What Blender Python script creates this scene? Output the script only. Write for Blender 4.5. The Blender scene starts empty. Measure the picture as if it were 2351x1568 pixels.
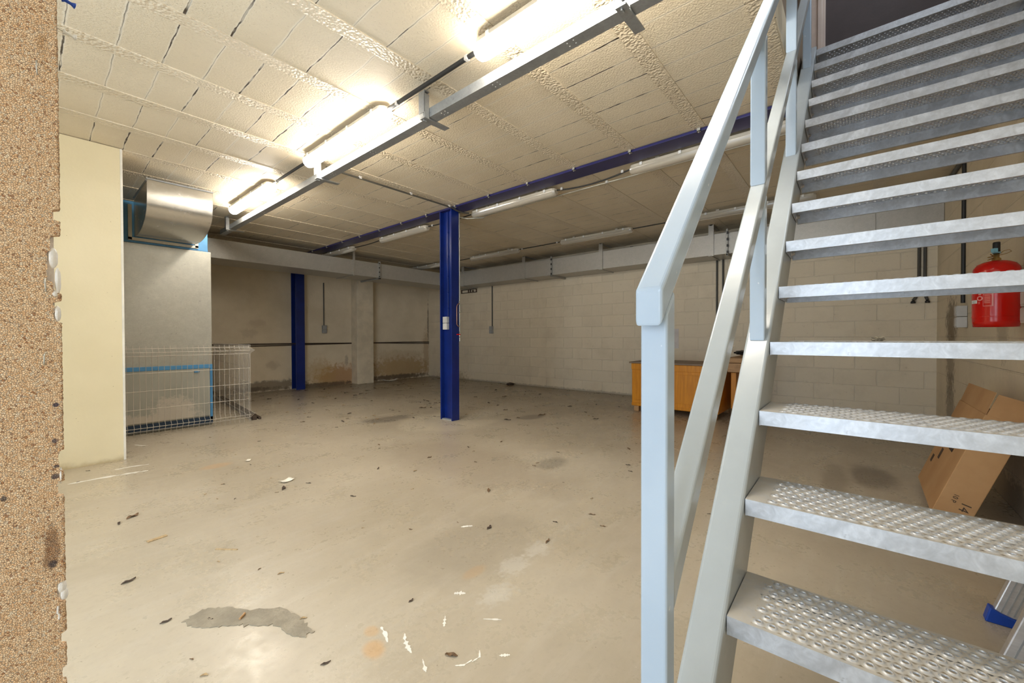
import bpy, bmesh, math, random
from mathutils import Vector, Matrix, Euler
random.seed(7)
S = bpy.context.scene
COL = S.collection
R = math.radians
H = 1.04          # eye height: every z below is measured from the floor

# ------------------------------------------------------------ camera
def make_camera():
    yaw, pitch, roll = R(40.26808), R(-0.64177), R(-0.16113)
    cp, sp = math.cos(pitch), math.sin(pitch)
    fw = Vector((math.cos(yaw)*cp, math.sin(yaw)*cp, sp))
    rt = Vector((math.sin(yaw), -math.cos(yaw), 0))
    up = rt.cross(fw)
    r2 = math.cos(roll)*rt + math.sin(roll)*up
    u2 = -math.sin(roll)*rt + math.cos(roll)*up
    c = bpy.data.cameras.new('camera'); c.sensor_width = 36; c.lens = 929.239/2351*36
    c.clip_start = 0.02; c.clip_end = 100
    o = bpy.data.objects.new('camera', c); COL.objects.link(o)
    m = Matrix((r2, u2, -fw)).transposed().to_4x4(); m.translation = Vector((0, 0, H))
    o.matrix_world = m
    S.camera = o
make_camera()

# ------------------------------------------------------------ daylight, exposure
w = bpy.data.worlds.new('world'); S.world = w; w.use_nodes = True
w.node_tree.nodes['Background'].inputs[0].default_value = (0.76, 0.88, 1.0, 1)
w.node_tree.nodes['Background'].inputs[1].default_value = 2.6
S.view_settings.view_transform = 'Standard'; S.view_settings.look = 'None'
S.view_settings.exposure = 1.15; S.view_settings.gamma = 1.0
S.view_settings.use_curve_mapping = False
S.cycles.max_bounces = 10; S.cycles.diffuse_bounces = 6; S.cycles.glossy_bounces = 4
S.cycles.sample_clamp_indirect = 6.0
# assumed, unseen doorway behind the camera, placed for its daylight: a light portal fills it
def portal(x, y0, y1, z0, z1):
    l = bpy.data.lights.new('assumed_door_daylight', 'AREA'); l.shape = 'RECTANGLE'
    l.size = z1-z0; l.size_y = y1-y0
    l.cycles.is_portal = True
    o = bpy.data.objects.new('assumed_door_daylight', l); COL.objects.link(o)
    o.location = (x, (y0+y1)/2, (z0+z1)/2); o.rotation_euler = (0, R(-90), 0)
portal(-1.59, -0.2, 2.9, 0.02, 2.5)
LAMP = 25.0      # brightness of the lit tubes

# ------------------------------------------------------------ materials
class NT:
    def __init__(s, name):
        s.m = bpy.data.materials.new(name); s.m.use_nodes = True
        s.t = s.m.node_tree; s.n = s.t.nodes; s.b = s.n['Principled BSDF']
        s.co = s.n.new('ShaderNodeTexCoord').outputs['Object']
    def lk(s, a, b): s.t.links.new(a, b)
    def val(s, sock, v):
        if isinstance(v, (int, float)): sock.default_value = v
        elif isinstance(v, (tuple, list)): sock.default_value = tuple(v)+((1,) if len(v) == 3 and len(sock.default_value) == 4 else ())
        else: s.lk(v, sock)
    def math(s, op, a, b=0.0, c=0.0, clamp=False):
        n = s.n.new('ShaderNodeMath'); n.operation = op; n.use_clamp = clamp
        s.val(n.inputs[0], a); s.val(n.inputs[1], b); s.val(n.inputs[2], c); return n.outputs[0]
    def noise(s, sc, det=4, rough=.55, vec=None, scale3=None, dist=0):
        n = s.n.new('ShaderNodeTexNoise'); n.inputs['Scale'].default_value = sc
        n.inputs['Detail'].default_value = det; n.inputs['Roughness'].default_value = rough
        n.inputs['Distortion'].default_value = dist
        v = vec or s.co
        if scale3:
            mp = s.n.new('ShaderNodeMapping'); mp.inputs['Scale'].default_value = scale3
            s.lk(v, mp.inputs[0]); v = mp.outputs[0]
        s.lk(v, n.inputs['Vector']); return n.outputs['Fac']
    def voro(s, sc, feat='F1', out='Distance', scale3=None):
        n = s.n.new('ShaderNodeTexVoronoi'); n.feature = feat; n.inputs['Scale'].default_value = sc
        v = s.co
        if scale3:
            mp = s.n.new('ShaderNodeMapping'); mp.inputs['Scale'].default_value = scale3
            s.lk(v, mp.inputs[0]); v = mp.outputs[0]
        s.lk(v, n.inputs['Vector']); return n.outputs[out]
    def ramp(s, v, a, b, lo=0.0, hi=1.0, smooth=True):
        n = s.n.new('ShaderNodeMapRange'); n.interpolation_type = 'SMOOTHSTEP' if smooth else 'LINEAR'
        s.val(n.inputs[0], v)
        for i, q in enumerate((a, b, lo, hi)): s.val(n.inputs[i+1], q)
        return n.outputs[0]
    def mix(s, f, a, b, mode='MIX'):
        n = s.n.new('ShaderNodeMix'); n.data_type = 'RGBA'; n.blend_type = mode
        s.val(n.inputs[0], f); s.val(n.inputs[6], a); s.val(n.inputs[7], b); return n.outputs[2]
    def xyz(s):
        n = s.n.new('ShaderNodeSeparateXYZ'); s.lk(s.co, n.inputs[0]); return n.outputs
    def comb(s, x, y, z):
        n = s.n.new('ShaderNodeCombineXYZ')
        for i, q in enumerate((x, y, z)): s.val(n.inputs[i], q)
        return n.outputs[0]
    def bump(s, h, dist=.002, strength=1.0, prev=None):
        n = s.n.new('ShaderNodeBump'); n.inputs['Distance'].default_value = dist
        n.inputs['Strength'].default_value = strength; s.lk(h, n.inputs['Height'])
        if prev: s.lk(prev, n.inputs['Normal'])
        return n.outputs[0]
    def done(s, col=None, rough=.5, metal=0.0, nrm=None, spec=.5):
        if col is not None: s.val(s.b.inputs['Base Color'], col)
        s.val(s.b.inputs['Roughness'], rough); s.val(s.b.inputs['Metallic'], metal)
        s.b.inputs['Specular IOR Level'].default_value = spec
        if nrm: s.lk(nrm, s.b.inputs['Normal'])
        return s.m
    # patch of stain: ellipse in two coordinates with ragged noise edge
    def blob(s, a, b, ca, cb, ra, rb, nz, amp=.9, soft=.35):
        da = s.math('DIVIDE', s.math('SUBTRACT', a, ca), ra); db = s.math('DIVIDE', s.math('SUBTRACT', b, cb), rb)
        d = s.math('SQRT', s.math('ADD', s.math('MULTIPLY', da, da), s.math('MULTIPLY', db, db)))
        d = s.math('ADD', d, s.math('MULTIPLY', s.math('SUBTRACT', nz, .5), amp*2))
        return s.ramp(d, 1-soft, 1+soft, 1, 0)

def plain(name, col, rough=.5, metal=0., var=.12, vs=6, bump=0., bs=60, spec=.5, scale3=None):
    t = NT(name)
    c2 = tuple(max(0, x*(1-var)) for x in col); c1 = tuple(min(1, x*(1+var*.5)) for x in col)
    nz = t.noise(vs, 5, .6, scale3=scale3)
    c = t.mix(t.ramp(nz, .3, .7), c2, c1)
    n = t.bump(t.noise(bs, 3), bump) if bump else None
    return t.done(c, rough, metal, n, spec)

M = {}
def mat_ceiling_block():
    t = NT('painted aerated block'); x, y, z = t.xyz()
    wob = t.noise(5, 3)
    xx = t.math('ADD', t.math('SUBTRACT', x, .115), t.math('MULTIPLY', t.math('SUBTRACT', wob, .5), .022))
    bay = t.math('FLOOR', t.math('DIVIDE', t.math('SUBTRACT', y, .973), .557))
    row = t.math('FLOOR', t.math('DIVIDE', xx, .1935))
    fr = t.math('MULTIPLY', t.math('ABSOLUTE', t.math('SUBTRACT', t.math('FRACT', t.math('ADD', t.math('DIVIDE', xx, .1935), .5)), .5)), .1935)
    wn = t.n.new('ShaderNodeTexWhiteNoise'); wn.noise_dimensions = '2D'
    t.lk(t.comb(t.math('ROUND', t.math('DIVIDE', xx, .1935)), bay, 0), wn.inputs['Vector'])
    rnd = wn.outputs['Value']
    # width of each joint differs; some are nearly filled with paint
    wid = t.math('MULTIPLY', t.ramp(t.noise(9, 3), .35, .65, .3, 1.3), t.ramp(rnd, .25, 1, .0008, .0048, False))
    crack = t.ramp(fr, t.math('MULTIPLY', wid, .6), t.math('ADD', wid, .0008), 1, 0)
    dark = t.math('MULTIPLY', crack, t.ramp(t.noise(6, 2), .38, .55, .25, 1))
    dark = t.math('MULTIPLY', dark, t.ramp(rnd, .25, .6, .25, 1))
    # ridge of paint beside the joint
    base = t.mix(t.ramp(t.noise(1.3, 4), .3, .7), (.67, .58, .43), (.75, .66, .505))
    pits = t.ramp(t.voro(150), .10, .24, 1, 0)
    pits = t.math('MULTIPLY', pits, t.ramp(t.noise(45, 2), .48, .62))
    # the left part of the soffit has open pits, the rest is filled with paint
    pits = t.math('MULTIPLY', pits, t.ramp(x, 1.2, 2.2, 1, .15))
    c = t.mix(t.math('MULTIPLY', pits, .55), base, (.25, .19, .12))
    edge = t.ramp(fr, .004, .012, 1, 0)
    c = t.mix(t.math('MULTIPLY', edge, .35), c, (.9, .86, .76))
    c = t.mix(dark, c, (.07, .05, .035))
    h = t.math('SUBTRACT', t.math('ADD', t.math('MULTIPLY', t.noise(85, 3), 1.2), t.math('MULTIPLY', t.noise(22, 2), .5)), t.math('MULTIPLY', crack, 3))
    h = t.math('SUBTRACT', h, pits)
    return t.done(c, .55, 0, t.bump(h, .0035), .4)
M['block'] = mat_ceiling_block()
def mat_joist():
    t = NT('painted rough joist')
    b = t.voro(75, 'SMOOTH_F1'); c = t.mix(t.ramp(t.noise(2, 4), .3, .7), (.65, .555, .41), (.73, .635, .48))
    h = t.math('ADD', t.math('MULTIPLY', b, -1.5), t.noise(60, 3))
    return t.done(c, .35, 0, t.bump(h, .006), .5)
M['joist'] = mat_joist()

def mat_floor():
    t = NT('worn concrete floor'); x, y, z = t.xyz()
    big = t.noise(.8, 6, .6); med = t.noise(3.2, 6, .65, dist=.5); fine = t.noise(38, 4, .6)
    st = t.noise(6, 5, .7, scale3=(.5, 2.6, 1))
    c = t.mix(t.ramp(big, .32, .68), (.40, .34, .25), (.50, .435, .335))
    c = t.mix(t.math('MULTIPLY', t.ramp(med, .40, .80), .45), c, (.36, .31, .24))
    c = t.mix(t.math('MULTIPLY', t.ramp(st, .42, .85), .5), c, (.54, .49, .41))
    c = t.mix(t.math('MULTIPLY', t.ramp(fine, .5, .8), .25), c, (.28, .22, .16))
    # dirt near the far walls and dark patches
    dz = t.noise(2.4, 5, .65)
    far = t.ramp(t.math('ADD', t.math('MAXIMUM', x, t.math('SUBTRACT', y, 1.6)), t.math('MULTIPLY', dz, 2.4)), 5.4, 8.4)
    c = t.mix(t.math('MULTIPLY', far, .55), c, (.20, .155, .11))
    for (cx, cy, rx, ry, col, s_) in ((2.9, 4.55, .28, .16, (.13, .11, .09), .6), (4.15, 3.2, .2, .12, (.14, .12, .1), .55), (2.75, 1.9, .16, .10, (.16, .14, .11), .5),
                            (1.45, 1.45, .32, .25, (.33, .28, .21), .6), (2.3, 2.5, .35, .9, (.33, .27, .2), .5), (.95, 3.95, .10, .06, (.55, .33, .16), .4), (4.0, -.1, .3, .12, (.13, .10, .07), .7), (3.6, .1, .5, .08, (.2, .16, .11), .5),
                            (.72, 1.22, .035, .05, (.55, .32, .13), .6), (.76, 1.3, .025, .03, (.55, .34, .16), .5), (1.25, 1.28, .06, .03, (.5, .3, .13), .3)):
        c = t.mix(t.math('MULTIPLY', t.blob(x, y, cx, cy, rx, ry, dz), s_), c, col)
    # pale cement bed around the steel column
    c = t.mix(t.math('MULTIPLY', t.blob(x, y, 3.42, 3.85, .75, .55, med, .25, .08), .55), c, (.58, .51, .39))
    for (cx, cy, rx, ry) in ((1.40, 1.18, .08, .055), (1.585, 1.18, .07, .05), (1.2, 1.1, .08, .05)):
        c = t.mix(t.math('MULTIPLY', t.blob(x, y, cx, cy, rx, ry, fine, 1.6), .35), c, (.62, .59, .53))
    sp = t.ramp(t.voro(30), .04, .075, 1, 0); sp = t.math('MULTIPLY', sp, t.ramp(t.noise(7, 2), .55, .62))
    c = t.mix(t.math('MULTIPLY', sp, .7), c, (.75, .70, .6))
    sp2 = t.math('MULTIPLY', t.ramp(t.voro(24), .03, .07, 1, 0), t.ramp(t.noise(4, 2), .54, .64))
    c = t.mix(t.math('MULTIPLY', sp2, .75), c, (.10, .07, .045))
    r = t.ramp(t.math('ADD', t.math('MULTIPLY', med, .6), t.math('MULTIPLY', fine, .4)), .35, .65, .24, .40)
    h = t.math('ADD', t.math('MULTIPLY', fine, .35), t.math('MULTIPLY', st, .5))
    return t.done(c, r, 0, t.bump(h, .0012), .5)
M['floor'] = mat_floor()

def mat_blockwall(axis, name, stains):
    t = NT(name); x, y, z = t.xyz(); u = y if axis == 'y' else x
    br = t.n.new('ShaderNodeTexBrick'); t.lk(t.comb(u, z, 0), br.inputs['Vector'])
    br.inputs['Scale'].default_value = 1; br.inputs['Brick Width'].default_value = .42; br.inputs['Row Height'].default_value = .205
    br.inputs['Mortar Size'].default_value = .006; br.inputs['Mortar Smooth'].default_value = .6
    br.inputs['Color1'].default_value = (.76, .665, .51, 1); br.inputs['Color2'].default_value = (.72, .63, .48, 1)
    br.inputs['Mortar'].default_value = (.80, .71, .56, 1)
    nz = t.noise(3, 6, .65); n2 = t.noise(18, 5, .7)
    c = t.mix(t.math('MULTIPLY', t.ramp(nz, .45, .75), .4), br.outputs['Color'], (.56, .48, .36))
    c = t.mix(t.math('MULTIPLY', t.ramp(n2, .60, .74), .35), c, (.38, .31, .22))
    for (cu, cz, ru, rz, col, s_) in stains:
        c = t.mix(t.math('MULTIPLY', t.blob(u, z, cu, cz, ru, rz, n2, 1.3), s_), c, col)
    h = t.math('SUBTRACT', t.math('MULTIPLY', t.noise(60, 4), .7), t.math('MULTIPLY', br.outputs['Fac'], 1.0))
    return t.done(c, .6, 0, t.bump(h, .004), .3)
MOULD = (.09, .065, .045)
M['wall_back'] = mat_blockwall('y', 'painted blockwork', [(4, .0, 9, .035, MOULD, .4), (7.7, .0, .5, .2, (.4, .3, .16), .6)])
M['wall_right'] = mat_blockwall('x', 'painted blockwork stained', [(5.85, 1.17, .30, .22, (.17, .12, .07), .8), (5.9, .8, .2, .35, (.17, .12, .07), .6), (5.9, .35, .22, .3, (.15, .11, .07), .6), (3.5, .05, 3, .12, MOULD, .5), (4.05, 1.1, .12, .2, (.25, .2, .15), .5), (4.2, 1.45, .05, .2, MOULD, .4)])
def mat_plaster():
    t = NT('stained cream plaster'); x, y, z = t.xyz()
    nz = t.noise(2.2, 6, .65); n2 = t.noise(9, 6, .72); n3 = t.noise(30, 4, .7)
    c = t.mix(t.ramp(nz, .3, .7), (.68, .595, .45), (.77, .68, .53))
    for (cu, cz, ru, rz, col, s_) in ((4.35, .16, .5, .26, (.42, .20, .06), .7), (3.95, .22, .3, .32, (.50, .34, .14), .5), (5.9, .26, .85, .28, (.42, .27, .11), .75),
                                      (6.7, .60, .09, .6, (.42, .28, .14), .5), (5.9, .60, .7, .12, (.52, .41, .26), .4), (2.9, .1, .7, .10, MOULD, .7), (3.0, .5, .1, .08, (.3, .22, .15), .3),
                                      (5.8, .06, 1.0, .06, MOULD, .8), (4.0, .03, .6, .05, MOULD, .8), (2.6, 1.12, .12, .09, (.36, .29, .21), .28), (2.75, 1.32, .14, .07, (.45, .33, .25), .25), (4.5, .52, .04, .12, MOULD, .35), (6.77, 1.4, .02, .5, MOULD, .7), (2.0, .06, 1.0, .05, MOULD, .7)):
        c = t.mix(t.math('MULTIPLY', t.blob(x, z, cu, cz, ru, rz, n2, 1.2), s_), c, col)
    c = t.mix(t.math('MULTIPLY', t.ramp(n3, .66, .76), .4), c, (.3, .23, .16))
    h = t.math('ADD', t.noise(14, 5), t.noise(70, 3))
    return t.done(c, .55, 0, t.bump(h, .003), .35)
M['plaster'] = mat_plaster()
def mat_stub():
    t = NT('cream painted render'); x, y, z = t.xyz()
    c = t.mix(t.ramp(t.noise(1.2, 4), .3, .7), (.69, .60, .39), (.76, .67, .455))
    sp = t.math('MULTIPLY', t.ramp(t.voro(26), .05, .11, 1, 0), t.ramp(t.noise(9, 3), .55, .62))
    c = t.mix(t.math('MULTIPLY', sp, .6), c, (.34, .26, .14))
    c = t.mix(t.math('MULTIPLY', t.ramp(t.math('ADD', z, t.math('MULTIPLY', t.noise(12, 4), .1)), .04, .11, 1, 0), .7), c, (.36, .26, .12))
    return t.done(c, .42, 0, t.bump(t.noise(50, 4), .0015), .5)
M['pier'] = plain('cream pier paint', (.72, .635, .49), .55, bump=.002)
M['stub'] = mat_stub()
M['white_bead'] = plain('white corner bead', (.78, .74, .65), .5, bump=.001)
def mat_cork():
    t = NT('cork granules')
    v = t.voro(640, 'F1', 'Color'); d = t.voro(640, 'DISTANCE_TO_EDGE'); sx = t.n.new('ShaderNodeSeparateColor'); t.lk(v, sx.inputs[0])
    g = sx.outputs[0]
    c = t.mix(g, (.82, .53, .31), (1.0, .78, .55))
    c = t.mix(t.ramp(sx.outputs[1], .75, .98), c, (1.0, .86, .68))
    c = t.mix(t.math('MULTIPLY', t.ramp(sx.outputs[2], .93, .98), .7), c, (.26, .09, .035))
    c = t.mix(t.math('MULTIPLY', t.ramp(d, .0, .09, 1, 0), .40), c, (.33, .13, .05))
    x, y, z = t.xyz(); n = t.noise(60, 5, .7)
    # torn, dirty margin along the free edge
    c = t.mix(t.math('MULTIPLY', t.ramp(t.math('ADD', x, t.math('MULTIPLY', n, .006)), .0185, .0215), .75), c, (.22, .10, .03))
    for (cx, cz, rx, rz, col, s_) in ((.009, .835, .005, .022, (.28, .14, .07), .7), (.012, .905, .0025, .0025, (.06, .06, .09), .8), (.013, .915, .002, .0015, (.06, .06, .09), .8),
                                      (-.0195, .893, .002, .0025, (.06, .06, .08), .8), (.013, .975, .002, .002, (.05, .05, .1), .9), (.012, .94, .002, .002, (.05, .05, .1), .8), (.010, .82, .003, .004, (.06, .06, .08), .8),
                                      (.011, .68, .002, .003, (.06, .06, .09), .6), (.008, 1.32, .003, .01, (.5, .28, .12), .4)):
        c = t.mix(t.math('MULTIPLY', t.blob(x, z, cx, cz, rx, rz, n, 1.0), s_), c, col)
    h = t.math('SUBTRACT', g, t.ramp(d, 0, .12, 1, 0))
    return t.done(c, .8, 0, t.bump(h, .0008), .25)
M['cork'] = mat_cork()
M['putty'] = plain('dried white filler', (.80, .79, .78), .35, bump=.001, bs=200)

def mat_galv(name, col, rough, metal, dirty=False, var=.16):
    t = NT(name)
    n1 = t.noise(14, 5, .7); n2 = t.noise(90, 3)
    f = t.math('ADD', t.math('MULTIPLY', t.noise(34, 2, .5, dist=1.5), .4), t.math('MULTIPLY', n1, .6))
    c = t.mix(t.ramp(f, .3, .8), tuple(k*(1-var) for k in col), tuple(min(1, k*(1+var)) for k in col))
    c = t.mix(t.math('MULTIPLY', t.ramp(t.noise(40, 3), .68, .76), .5), c, (.16, .16, .17))
    if dirty:
        g = t.n.new('ShaderNodeNewGeometry'); sn = t.n.new('ShaderNodeSeparateXYZ'); t.lk(g.outputs['Normal'], sn.inputs[0])
        up = t.ramp(sn.outputs[2], .8, .98)
        c = t.mix(t.math('MULTIPLY', up, t.ramp(n1, .25, .6, .25, .85)), c, (.52, .48, .41))
        metal = t.math('MULTIPLY', t.ramp(up, 0, 1, 1, .25), metal)
    return t.done(c, t.ramp(n1, .3, .7, rough*.9, rough*1.15), metal, t.bump(n2, .0003, .5), .5)
M['tread'] = mat_galv('galvanised tread', (.56, .59, .64), .38, .55, True, var=.24)
M['bolt'] = plain('zinc bolt', (.75, .75, .77), .3, .9)
M['duct'] = mat_galv('galvanised duct', (.47, .455, .42), .42, .45, var=.10)
M['duct_part'] = mat_galv('galvanised strap', (.40, .395, .37), .45, .5)
M['cabinet'] = mat_galv('heater sheet', (.40, .39, .34), .38, .35, var=.10)
def mat_door():
    t = NT('heater door sheet with lime deposit'); x, y, z = t.xyz(); n = t.noise(16, 6, .75); n1 = t.noise(3, 4)
    c = t.mix(t.ramp(n1, .3, .7), (.33, .33, .285), (.39, .385, .335))
    k = t.blob(x, z, 1.02, .10, .22, .26, n, 1.1, .3); k2 = t.blob(x, z, .75, .08, .40, .12, n, 1.3, .3)
    c = t.mix(t.math('MULTIPLY', t.math('MAXIMUM', k, k2), .75), c, (.60, .54, .46))
    return t.done(c, .42, .25, None, .5)
M['cabdoor'] = mat_door()
M['hood'] = mat_galv('hood sheet', (.60, .58, .54), .24, .9, var=.06)
def mat_rail():
    t = NT('pale blue grey gloss paint')
    c = t.mix(t.ramp(t.noise(3, 4), .3, .7), (.40, .50, .62), (.45, .55, .67))
    c = t.mix(t.math('MULTIPLY', t.ramp(t.noise(70, 2), .73, .78), .6), c, (.8, .84, .86))
    return t.done(c, .2, 0, t.bump(t.noise(9, 3), .0008), .6)
M['rail'] = mat_rail()
M['stringer'] = plain('grey gloss paint', (.385, .425, .45), .22, var=.05, bump=.0006, bs=12)
M['blue'] = plain('deep blue gloss paint', (.004, .020, .17), .28, var=.25, vs=3, bump=.0004, bs=20)
M['blue_beam'] = plain('navy beam paint', (.016, .016, .11), .35, var=.2)
M['skyblue'] = plain('sky blue paint', (.07, .25, .48), .45, var=.15)
M['plinth'] = plain('dark blue plinth', (.012, .03, .06), .6)
M['gasket'] = plain('cream gasket', (.66, .62, .52), .6, bump=.001)
M['tray'] = mat_galv('perforated tray steel', (.36, .37, .37), .45, .5)
M['lamp_body'] = plain('lamp housing', (.50, .46, .38), .4)
M['black'] = plain('black rubber', (.02, .02, .02), .5)
M['darkpipe'] = plain('dark grey conduit', (.07, .065, .055), .5)
M['rust'] = plain('rusted dark pipe', (.07, .045, .03), .7, bump=.001)
M['grey_box'] = plain('light grey plastic', (.55, .54, .52), .4)
M['greybox_dark'] = plain('mid grey plastic', (.33, .34, .35), .45)
M['white'] = plain('white plastic', (.78, .78, .76), .35)
M['copper'] = plain('copper', (.55, .30, .2), .35, .8)
M['steelpipe'] = plain('galvanised pipe', (.55, .55, .5), .35, .7)
M['red'] = plain('red gloss paint', (.62, .008, .004), .18, var=.06)
M['label_red'] = plain('pink print on red', (.80, .30, .27), .4)
M['wire'] = plain('galvanised wire', (.58, .53, .46), .5, .2)
M['brownpaint'] = plain('dark brown door', (.055, .038, .038), .6, bump=.0006)
M['frame_paint'] = plain('pinkish door frame', (.52, .42, .36), .5)
M['upper'] = plain('shaded brown upper wall', (.26, .19, .13), .7)  # brown darkened to carry the shade of the upper stairwell
M['paper'] = plain('paper', (.86, .82, .72), .7)
M['greypaper'] = plain('grey paper sheet', (.66, .62, .60), .7)
M['plastic_bag'] = plain('translucent plastic', (.75, .74, .72), .3)
def mat_card():
    t = NT('brown cardboard'); n = t.noise(3, 4); c = t.mix(t.ramp(n, .3, .7), (.42, .235, .105), (.50, .30, .145))
    f = t.noise(4, 4, .6, scale3=(60, 4, 4)); c = t.mix(t.math('MULTIPLY', t.ramp(f, .4, .7), .12), c, (.3, .15, .06))
    return t.done(c, .75, 0, t.bump(f, .0006), .3)
M['card'] = mat_card(); M['ink'] = plain('black ink', (.06, .035, .02), .7)
def mat_wood(name, a, b, rough, sc=(3, 3, 40)):
    t = NT(name); n = t.noise(3, 5, .6, scale3=sc, dist=.6)
    c = t.mix(t.ramp(n, .3, .7), a, b); d = t.noise(5, 4)
    c = t.mix(t.math('MULTIPLY', t.ramp(d, .6, .8), .3), c, tuple(k*.5 for k in a))
    return t.done(c, rough, 0, t.bump(n, .0006), .4)
M['orange'] = mat_wood('orange varnished wood', (.56, .20, .006), (.70, .28, .012), .45, (14, 14, 1))
M['topwood'] = mat_wood('dusty brown board', (.20, .14, .10), (.30, .22, .16), .6)
M['barewood'] = mat_wood('bare wood', (.36, .20, .09), (.5, .3, .14), .6)
M['alu'] = plain('brushed aluminium', (.62, .60, .60), .35, .6, scale3=(1, 1, 12))
M['bluefoot'] = plain('blue plastic', (.005, .06, .42), .4)
M['leaf'] = plain('dry brown leaf', (.17, .10, .05), .8, var=.4, vs=80)
M['leaf2'] = plain('dark dry leaf', (.075, .05, .035), .8, var=.4, vs=80)
M['leaf3'] = plain('pale tan flake', (.45, .32, .17), .8, var=.3, vs=80)
M['whitepaint'] = plain('splashed white paint', (.84, .81, .74), .5, bump=.001)
M['mortar'] = plain('grey mortar screed', (.29, .25, .185), .55, var=.22, vs=14, bump=.002, bs=90)
def mat_emit(name, col, s):
    m = bpy.data.materials.new(name); m.use_nodes = True; n = m.node_tree.nodes
    b = n['Principled BSDF']; b.inputs['Base Color'].default_value = (*col, 1)
    b.inputs['Emission Color'].default_value = (*col, 1); b.inputs['Emission Strength'].default_value = s
    return m
M['lit'] = mat_emit('glowing lamp diffuser', (1.0, .93, .82), LAMP)
def mat_acryl():
    t = NT('clear acrylic diffuser'); t.done((.62, .57, .48), .2, 0, None, .6)
    t.b.inputs['Transmission Weight'].default_value = .45; return t.m
M['acryl'] = mat_acryl()
M['tube'] = plain('unlit white tube', (.8, .78, .72), .3)
M['brass'] = plain('brass valve', (.5, .33, .12), .35, .8)
M['cyan'] = plain('light blue seal', (.25, .55, .68), .5)
M['holes'] = plain('white screw head', (.8, .8, .76), .4)

# ------------------------------------------------------------ mesh helpers
class MB:
    def __init__(s): s.v = []; s.f = []; s.mi = []; s.smooth = []
    def add(s, vs, fs, mi=0, sm=False):
        k = len(s.v); s.v += [tuple(a) for a in vs]
        for f in fs: s.f.append([i+k for i in f]); s.mi.append(mi); s.smooth.append(sm)
        return s
    def box(s, x0, x1, y0, y1, z0, z1, mi=0):
        x0, x1 = sorted((x0, x1)); y0, y1 = sorted((y0, y1)); z0, z1 = sorted((z0, z1))
        vs = [(x, y, z) for z in (z0, z1) for y in (y0, y1) for x in (x0, x1)]
        return s.add(vs, [(0, 2, 3, 1), (4, 5, 7, 6), (0, 1, 5, 4), (2, 6, 7, 3), (0, 4, 6, 2), (1, 3, 7, 5)], mi)
    def obox(s, o, a, b, c, mi=0):      # origin corner and three edge vectors
        o, a, b, c = map(Vector, (o, a, b, c))
        if a.cross(b).dot(c) < 0: a, b = b, a
        vs = [o+i*a+j*b+k*c for k in (0, 1) for j in (0, 1) for i in (0, 1)]
        return s.add(vs, [(0, 2, 3, 1), (4, 5, 7, 6), (0, 1, 5, 4), (2, 6, 7, 3), (0, 4, 6, 2), (1, 3, 7, 5)], mi)
    def prism(s, poly, d, mi=0):        # planar polygon (3D points) swept along d
        p = [Vector(q) for q in poly]; d = Vector(d); n = len(p)
        nr = sum(((p[i]-p[0]).cross(p[(i+1) % n]-p[0]) for i in range(n)), Vector())
        if nr.dot(d) > 0: p.reverse()
        return s.add(p+[q+d for q in p], [tuple(range(n)), tuple(range(2*n-1, n-1, -1))]+[(i, n+i, n+(i+1) % n, (i+1) % n) for i in range(n)], mi)
    def tube(s, pts, r, n=8, mi=0, cap=True):
        pts = [Vector(p) for p in pts]; rs = r if isinstance(r, (list, tuple)) else [r]*len(pts)
        vs = []; fs = []; ref = None
        for i, p in enumerate(pts):
            t = (pts[min(i+1, len(pts)-1)]-pts[max(i-1, 0)]).normalized()
            if ref is None: ref = Vector((0, 0, 1)) if abs(t.z) < .9 else Vector((1, 0, 0))
            u = (ref-t*ref.dot(t)).normalized(); w_ = t.cross(u); ref = u
            for k in range(n):
                a = 2*math.pi*k/n; vs.append(p+(u*math.cos(a)+w_*math.sin(a))*rs[i])
        for i in range(len(pts)-1):
            for k in range(n): fs.append((i*n+k, i*n+(k+1) % n, (i+1)*n+(k+1) % n, (i+1)*n+k))
        s.add(vs, fs, mi, True)
        if cap:
            s.add(vs[:n], [tuple(range(n-1, -1, -1))], mi); s.add(vs[-n:], [tuple(range(n))], mi)
        return s
    def lathe(s, prof, o, n=24, mi=0, axis='z'):
        o = Vector(o); vs = []; fs = []
        for (r, h) in prof:
            for k in range(n):
                a = 2*math.pi*k/n; q = (r*math.cos(a), r*math.sin(a), h)
                if axis == 'x': q = (q[2], q[0], q[1])
                if axis == 'y': q = (q[1], q[2], q[0])
                vs.append(o+Vector(q))
        m = len(prof)
        for i in range(m-1):
            for k in range(n): fs.append((i*n+k, i*n+(k+1) % n, (i+1)*n+(k+1) % n, (i+1)*n+k))
        return s.add(vs, fs, mi, True)
    def build(s, name, mats, parent=None, bevel=0, seg=2, loc=(0, 0, 0)):
        me = bpy.data.meshes.new(name); me.from_pydata(s.v, [], s.f)
        if not isinstance(mats, (list, tuple)): mats = [mats]
        for m in mats: me.materials.append(M[m] if isinstance(m, str) else m)
        for p, i, sm in zip(me.polygons, s.mi, s.smooth): p.material_index = i; p.use_smooth = sm
        me.update()
        o = bpy.data.objects.new(name, me); COL.objects.link(o); o.location = loc
        if parent: o.parent = parent
        if bevel:
            b = o.modifiers.new('bevel', 'BEVEL'); b.width = bevel; b.segments = seg; b.limit_method = 'ANGLE'; b.angle_limit = R(35)
            for p in me.polygons: p.use_smooth = False
            b.harden_normals = False
        return o
def tag(o, label=None, cat=None, group=None, kind=None):
    if label: o['label'] = label
    if cat: o['category'] = cat
    if group: o['group'] = group
    if kind: o['kind'] = kind
    return o
def empty(name, loc, rz=0):
    o = bpy.data.objects.new(name, None); COL.objects.link(o); o.location = loc; o.rotation_euler.z = rz
    o.empty_display_size = .05; return o
def struct(o): o['kind'] = 'structure'; return o
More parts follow.
